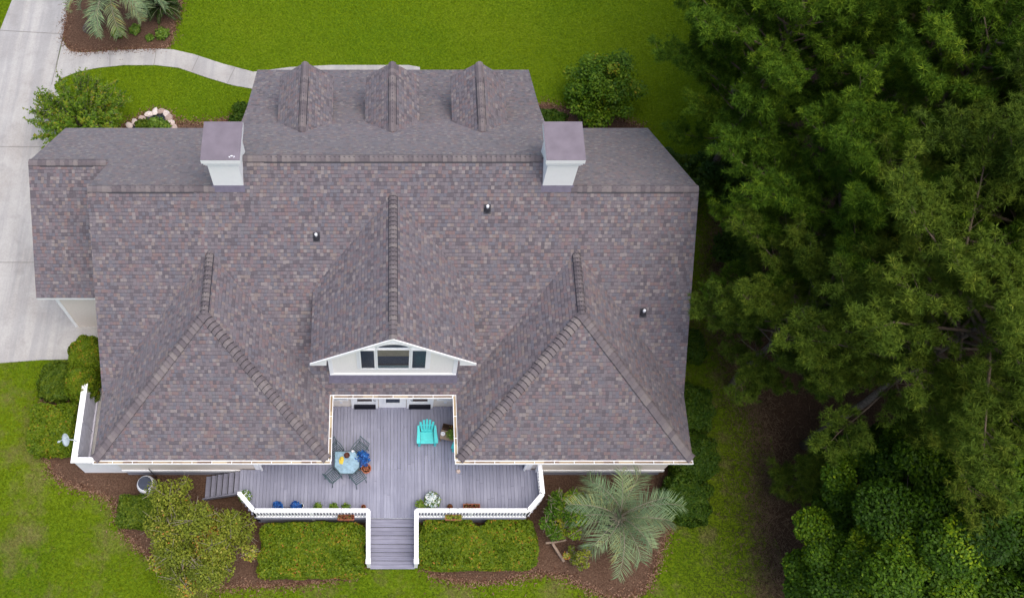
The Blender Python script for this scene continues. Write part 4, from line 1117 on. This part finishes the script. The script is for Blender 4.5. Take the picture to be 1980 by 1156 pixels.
def tuft(parent, c, r_, h, mat, n, size, seed, name='foliage'):
    g = np.random.default_rng(seed); d = unit(g.normal(0, 1, (n, 3))); d[:, 2] = np.abs(d[:, 2]); q = g.random(n)**.5
    C = d*q[:, None]*np.array([r_, r_, h]) + np.array(c)
    V, F_, c_ = leaves(C, d+np.array([0, 0, .6]), size, g, .5, .5)
    return link(name, np_mesh(name, V, F_, [mat], c_), parent)
def potted(label, px, py, z, r_, h, potmat, leafmat, lr, lh, n=160, size=.05, seed=0, name='potted_plant', group=None):
    p = P(px, py, z+h); root = thing(name, label, 'potted plant', (p.x, p.y, z), 0, group)
    m = MB(); pot(m, (0, 0, 0), r_, h); m.build('pot', M[potmat], root, smooth=False)
    MB().lathe([(r_*.84, h*.88), (r_*.84, h*.9)], (0, 0, 0), 14).build('soil', M['soil'], root)
    if leafmat: tuft(root, (0, 0, h*.88), lr, lh, M[leafmat], n, size, seed)
    return root
# low table with plants between the two turquoise chairs
p = P(868, 842, DZ+.4); rz = -.22
bt = thing('side_table', 'low wooden side table between the turquoise chairs', 'table', (p.x, p.y, DZ), rz)
m = MB(); m.box(-.36, .36, -.2, .2, .36, .40); m.build('tabletop', M['wood'], bt)
for x in (-.31, .31):
    for y in (-.16, .16): MB().box(x-.025, x+.025, y-.025, y+.025, 0, .36).build('leg', M['wood'], bt)
q = lambda dx, dy: Vector((p.x, p.y, DZ+.40)) + Vector((dx*math.cos(rz)-dy*math.sin(rz), dx*math.sin(rz)+dy*math.cos(rz), 0))
tr_ = thing('planter_trough', 'dark brown wooden trough behind the plant on the side table', 'planter', q(.02, .34)-Vector((0, 0, .40)), rz)
m = MB(); m.box(-.36, .36, -.11, -.09, 0, .5); m.box(-.36, .36, .09, .11, 0, .5); m.box(-.36, -.34, -.09, .09, 0, .5); m.box(.34, .36, -.09, .09, 0, .5); m.build('box', M['darkwood'], tr_)
MB().box(-.34, .34, -.09, .09, .3, .46).build('soil', M['soil'], tr_); tuft(tr_, (.1, 0, .45), .2, .14, M['redflower'], 60, .04, 5)
v_ = q(.10, .02); pl = thing('potted_plant', 'leafy green potted plant on the low side table', 'potted plant', v_)
m = MB(); pot(m, (0, 0, 0), .10, .16); m.build('pot', M['terra'], pl); tuft(pl, (0, 0, .14), .24, .24, M['plant'], 90, .08, 6)
v_ = q(-.26, -.02); cup = MB(); cup.lathe([(.05, 0), (.085, .14), (.095, .15), (.07, .15), (.05, .03), (.0, .03)], (0, 0, 0), 16); o = cup.build('white_vase', M['whitepot']); o.location = v_
tag(o, 'small white vase on the low side table', 'vase')
# dining table and chairs
tp = P(671, 892, DZ+.72)
tb = thing('dining_table', 'pale blue octagonal patio table in the middle of four green chairs', 'table', (tp.x, tp.y, DZ))
oct_ = [(.545*math.cos(a)*1.0, .545*math.sin(a)) for a in [math.pi/8+i*math.pi/4 for i in range(8)]]
oct_ = [(-.50, .42), (-.50, -.22), (-.26, -.50), (.26, -.50), (.50, -.24), (.50, .20), (.30, .42)]
MB().prism(ccw(oct_), .70, .725).build('tabletop', M['tabletop'], tb)
m = MB()
for i in range(7):
    a, b = oct_[i], oct_[(i+1) % 7]; m.beam((a[0]*1.01, a[1]*1.01, .712), (b[0]*1.01, b[1]*1.01, .712), .03, .034)
m.build('rim', M['green_metal'], tb)
for sx in (-1, 1):
    for sy in (-1, 1): MB().tube([(sx*.32, sy*.28, .70), (sx*.36, sy*.33, 0)], .02, 8).build('leg', M['green_metal'], tb)
def patio_chair(label, dx, dy):
    loc = Vector((tp.x+dx, tp.y+dy, DZ)); rz = math.atan2(dy, dx) - math.pi/2     # back points away from the table
    root = thing('patio_chair', label, 'chair', loc, rz, 'green patio chairs round the table')
    m = MB(); m.beam((-.22, -.22, .44), (.22, -.22, .44), .025, .03); m.beam((-.22, .22, .44), (.22, .22, .44), .025, .03); m.beam((-.22, -.22, .44), (-.22, .22, .44), .025, .03); m.beam((.22, -.22, .44), (.22, .22, .44), .025, .03)
    for i in range(5): m.beam((-.22, -.15+i*.075, .445), (.22, -.15+i*.075, .445), .026, .014)
    m.build('seat', M['green_metal'], root)
    m = MB(); m.tube([(-.23, .22, .44), (-.25, .34, .92), (.25, .34, .92), (.23, .22, .44)], .017, 8)
    for i in range(6): x = -.18+i*.072; m.tube([(x, .235, .50), (x, .34, .90)], .009, 6)
    m.beam((-.235, .245, .54), (.235, .245, .54), .02, .02)
    m.build('backrest', M['green_metal'], root)
    for sx in (-1, 1):
        m = MB(); m.tube([(sx*.24, .30, .70), (sx*.27, .0, .68), (sx*.25, -.24, .64), (sx*.24, -.24, .44)], .015, 8); m.build('armrest', M['green_metal'], root)
        MB().tube([(sx*.22, -.22, .44), (sx*.24, -.25, 0)], .014, 8).build('leg', M['green_metal'], root)
        MB().tube([(sx*.22, .22, .44), (sx*.24, .30, 0)], .014, 8).build('leg', M['green_metal'], root)
patio_chair('green patio chair nearest the eave corner, on the door side of the table', -.50, .58)
patio_chair('green patio chair behind the blue flowers, on the door side', .50, .60)
patio_chair('green patio chair on the railing side of the table, below the eave corner', -.56, -.52)
patio_chair('green patio chair on the railing side of the table, by the terracotta pot', .42, -.58)
z = DZ+.725
o = MB(); o.lathe([(.06, 0), (.12, .10), (.125, .11), (.11, .11), (.06, .03), (0, .03)], (0, 0, 0), 16); o = o.build('bowl', M['brownpot']); p = P(671, 881, z); o.location = p; tag(o, 'dark brown bowl on the pale blue table', 'bowl')
o = MB(); o.prism([(-.10, -.16), (.04, -.18), (.09, .02), (.05, .15), (-.06, .12), (-.12, 0)], 0, .012); o.lathe([(.07, .012), (.075, .06), (.03, .075)], (0, .05, 0), 12); o = o.build('napkin', M['yellow']); p = P(661, 889, z); o.location = p; tag(o, 'yellow folded napkin on the pale blue table', 'napkin')
o = MB(); o.lathe([(.04, 0), (.05, .09), (.042, .09), (.035, .02), (0, .02)], (0, 0, 0), 12); o.tube([(.045, 0, .07), (.085, 0, .055), (.045, 0, .025)], .009, 6); o = o.build('mug', M['whitepot']); p = P(682, 873, z); o.location = p; tag(o, 'white mug at the back rim of the pale blue table', 'mug')
potted('tall blue flowering plant in a blue pot beside the patio table', 700, 888, DZ, .16, .34, 'bluepot', 'blueflower', .36, .66, 520, .06, 81)
potted('terracotta pot at the right of the patio table, below the blue flowers', 708, 905, DZ, .20, .34, 'terra', 'clayflower', .21, .12, 90, .04, 82)
potted('smaller terracotta pot close to the table leg', 697, 902, DZ, .14, .26, 'terra', 'redflower', .12, .06, 40, .03, 83)
# along the railing
potted('blue flowering plant in a blue pot, outer one by the railing end', 537, 979, DZ, .14, .30, 'bluepot', 'blueflower', .23, .42, 200, .06, 84, group='blue flowers at the railing')
potted('blue flowering plant in a blue pot beside the small white pot', 572, 979, DZ, .14, .30, 'bluepot', 'blueflower', .23, .42, 200, .06, 85, group='blue flowers at the railing')
o = MB(); o.tube([(.20*math.cos(a), 0, .0+.42*math.sin(a)) for a in [math.pi*i/14 for i in range(15)]], .012, 6); o = o.build('wire_hoop', M['dark']); p = P(556, 984, DZ); o.location = (p.x, max(p.y, ry+.15), DZ); tag(o, 'dark wire hoop between the two blue flower pots', 'wire hoop')
potted('small white pot beside the blue flowers at the railing', 583, 977, DZ, .09, .22, 'whitepot', None, 0, 0)
potted('round green plant nearest the blue flowers at the railing', 615, 980, DZ, .12, .30, 'terra', 'plant', .20, .24, 130, .06, 86, group='green plants at the railing')
potted('middle green plant of three at the left railing', 645, 980, DZ, .12, .30, 'terra', 'plant', .19, .24, 120, .07, 87, group='green plants at the railing')
potted('green plant behind the left hanging planter at the railing', 669, 980, DZ, .12, .28, 'terra', 'plant', .19, .22, 120, .06, 88, group='green plants at the railing')
potted('small red brown pot at the railing corner by the stairs', 703, 979, DZ, .09, .2, 'terra', 'redflower', .09, .08, 30, .03, 89)
potted('white hydrangea in a pot right of the stairs', 835, 966, DZ, .18, .32, 'bluepot', 'whiteflower', .34, .32, 150, .07, 90)
tuft([o_ for o_ in COL.objects if o_.get('label', '').startswith('white hydrangea')][0], (.02, 0, .2), .40, .25, M['plant'], 170, .08, 91, 'leaves')
potted('green and white potted plant at the railing corner right of the stairs', 813, 975, DZ, .14, .26, 'terra', 'plant', .22, .2, 120, .06, 92)
potted('small red brown pot behind the right hanging planter', 870, 979, DZ, .11, .24, 'brownpot', 'redflower', .10, .1, 40, .04, 93)
p = P(912, 978, DZ+.25); tr_ = thing('planter_trough', 'long terracotta trough of red flowers at the right railing', 'planter', (p.x, max(p.y, ry+.2), DZ))
m = MB(); m.box(-.34, .34, -.09, -.07, 0, .28); m.box(-.34, .34, .07, .09, 0, .28); m.box(-.34, -.32, -.07, .07, 0, .28); m.box(.32, .34, -.07, .07, 0, .28); m.build('box', M['terra'], tr_)
MB().box(-.32, .32, -.07, .07, .1, .24).build('soil', M['soil'], tr_)
for k in range(3): tuft(tr_, (-.2+.2*k, 0, .22), .13, .12, M['redflower'], 45, .035, 94+k)
for lab, px, sd, mt in (('hanging planter of red flowers on the left railing', 669, 101, 'redflower'), ('hanging planter of green and red plants on the right railing', 877, 102, 'olive')):
    p = P(px, 993, 1.85); hp = thing('hanging_planter', lab, 'planter', (p.x, ry-.20, 1.55), 0, 'planters hung on the railing')
    m = MB(); m.box(-.32, .32, -.10, -.08, 0, .20); m.box(-.32, .32, .08, .10, 0, .20); m.box(-.32, -.30, -.08, .08, 0, .2); m.box(.30, .32, -.08, .08, 0, .2); m.box(-.3, .3, -.08, .08, 0, .03); m.build('box', M['terra'], hp)
    MB().box(-.30, .30, -.08, .08, .1, .17).build('soil', M['soil'], hp)
    for k in range(4): tuft(hp, (-.24+.16*k, 0, .15), .13, .15, M[mt], 50, .04, sd*10+k)
    m = MB()
    for x in (-.17, .17): m.tube([(x, .0, .2), (x, .09, .52), (x, .31, .52), (x, .31, .44)], .008, 6)
    m.build('hook', M['dark'], hp)
p = P(896, 897, DZ+1.6); ln = thing('hanging_lantern', 'small pale round hanging lantern at the right eave corner', 'lantern', (XA+.05, yF-.2, 2.75))  # a round lantern hung below the eave, gives no light
MB().lathe([(.03, 0), (.08, .03), (.095, .09), (.07, .16), (.03, .18)], (0, 0, 0), 16).build('globe', M['stone'], ln)
MB().tube([(0, 0, .25), (0, .1, .83)], .006, 6).build('cord', M['dark'], ln)
p = P(467, 958, 1.5); fl = thing('flower_basket', 'white flowers spilling at the left end of the railing', 'potted plant', (p.x+.1, p.y, DZ))
m = MB(); pot(m, (0, 0, 0), .16, .4); m.build('pot', M['whitepot'], fl); tuft(fl, (0, 0, .35), .27, .35, M['whiteflower'], 60, .05, 104); tuft(fl, (.06, -.03, .3), .32, .35, M['plant'], 150, .07, 105, 'leaves')

# white barrel by the wall
p = P(286, 940, .35); rb = thing('rain_barrel', 'white barrel with a dark lid standing against the house wall', 'barrel', (p.x, p.y, 0))
MB().lathe([(.30, 0), (.36, .1), (.40, .45), (.37, .75), (.31, .86), (.28, .88)], (0, 0, 0), 24).build('body', M['whitepot'], rb, smooth=False)
MB().lathe([(.285, .88), (.285, .91), (.25, .93), (.05, .94)], (0, 0, 0), 24).build('lid', plain('slate_lid', (.045, .055, .085), .6, .3), rb)
MB().tube([(.25, .45, .0), (.25, .45, 1.5)], .02, 6).build('pipe', M['dark'], rb)
# weathered post lying in the mulch beside the palm
a, b = P(1068, 1050, .35), P(1090, 1085, .05)
po = thing('wooden_post', 'weathered grey post leaning in the mulch by the leggy shrub', 'post', (b.x, b.y, 0))
MB().beam(b-Vector((b.x, b.y, 0)), a-Vector((b.x, b.y, 0)), .10, .10).build('post', M['wood'], po)
c_ = a-Vector((b.x, b.y, 0))
MB().beam(c_+Vector((-.28, .0, .06)), c_+Vector((.12, .04, .06)), .08, .03).build('crossbar', M['wood'], po)
MB().beam(c_+Vector((.0, .02, .0)), c_+Vector((.55, .12, .02)), .05, .05).build('brace', M['wood'], po)

# ------------------------------------------------------------------ loose litter across the edges of the beds
def edge_litter(name, polys, per_m, spread, ln, wd, mat, seed, keep=None):
    g = np.random.default_rng(seed); PP, AA = [], []
    for poly in polys:
        for i in range(len(poly)):
            a, b = np.array(poly[i]), np.array(poly[(i+1) % len(poly)]); L = np.linalg.norm(b-a); k = int(L*per_m+g.random())
            if L > 40: continue
            q = a + (b-a)*g.random((k, 1)); nn = np.array([(b-a)[1], -(b-a)[0]])/max(L, 1e-6)
            PP.append(q + nn*(g.exponential(spread, (k, 1))*np.where(g.random((k, 1)) < .72, 1, -1)))
    Q = np.vstack(PP)
    if keep: Q = Q[keep(Q)]
    k = len(Q); az = g.random(k)*6.283; d = np.stack([np.cos(az), np.sin(az)], 1); e = np.stack([-d[:, 1], d[:, 0]], 1)
    l = ln*(.5+g.random((k, 1))); w_ = wd*(.5+g.random((k, 1))); z0 = .018+.035*g.random(k); z1 = z0+g.normal(0, .012, k)
    c3 = lambda xy, z: np.column_stack([xy, np.maximum(z, .014)])
    V = np.stack([c3(Q-d*l-e*w_, z0), c3(Q+d*l-e*w_, z1), c3(Q+d*l+e*w_, z1), c3(Q-d*l+e*w_, z0)], 1).reshape(-1, 3)
    o = link(name, np_mesh(name, V, np.arange(4*k).reshape(k, 4), [mat], np.repeat(g.random(k), 4))); o['kind'] = 'stuff'
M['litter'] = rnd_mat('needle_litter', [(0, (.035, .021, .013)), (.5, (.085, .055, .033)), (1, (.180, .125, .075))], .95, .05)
M['chips'] = rnd_mat('bark_chips', [(0, (.035, .016, .010)), (.5, (.130, .066, .042)), (1, (.270, .170, .120))], .95, .05)
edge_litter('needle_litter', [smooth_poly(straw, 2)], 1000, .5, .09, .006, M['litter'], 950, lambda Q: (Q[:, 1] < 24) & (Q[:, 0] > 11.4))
edge_litter('bark_litter', [smooth_poly(b, 2) for b in beds], 240, .11, .035, .012, M['chips'], 951, lambda Q: ~((np.abs(Q[:, 0]) < 11.3) & (Q[:, 1] > 10.6) & (Q[:, 1] < 25.4)) & ~((np.abs(Q[:, 0]) < 6.2) & (Q[:, 1] > 8.3) & (Q[:, 1] < 13)) & ~((np.abs(Q[:, 0]) < 1.0) & (Q[:, 1] > 6.6) & (Q[:, 1] < 9)))

# ------------------------------------------------------------------ grass blades over the lawn near the house
def in_poly(px_, py_, poly):
    c = np.zeros(len(px_), bool); n = len(poly); j = n-1
    for i in range(n):
        xi, yi = poly[i]; xj, yj = poly[j]
        k = ((yi > py_) != (yj > py_)) & (px_ < (xj-xi)*(py_-yi)/(yj-yi+1e-12)+xi); c ^= k; j = i
    return c
g = np.random.default_rng(900); n = 1300000
X = g.uniform(-26, 20, n); Y = g.uniform(-6, 41, n)
keep = ~in_poly(X, Y, drive) & ~((np.abs(X) < 11.2) & (Y > 10.6) & (Y < 25.4)) & ~in_poly(X, Y, ccw([tuple(P(x, y, 0).xy) for x, y in walk_px]))
for b in beds: keep &= ~in_poly(X, Y, ccw([tuple(P(x, y, 0).xy) for x, y in b]))
keep &= ~in_poly(X, Y, ccw([tuple(P(x, y, 0).xy) for x, y in straw]))
X, Y = X[keep], Y[keep]; n = len(X)
az = g.random(n)*6.283; hgt = .035+.045*g.random(n); wd = .010+.010*g.random(n)
ca, sa = np.cos(az), np.sin(az); lean = g.normal(0, .045, (n, 2))
V = np.stack([np.stack([X-ca*wd, Y-sa*wd, np.zeros(n)], 1), np.stack([X+ca*wd, Y+sa*wd, np.zeros(n)], 1), np.stack([X+lean[:, 0], Y+lean[:, 1], hgt], 1)], 1).reshape(-1, 3)
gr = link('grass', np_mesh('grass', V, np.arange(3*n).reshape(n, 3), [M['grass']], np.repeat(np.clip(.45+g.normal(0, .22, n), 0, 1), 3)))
gr['kind'] = 'stuff'
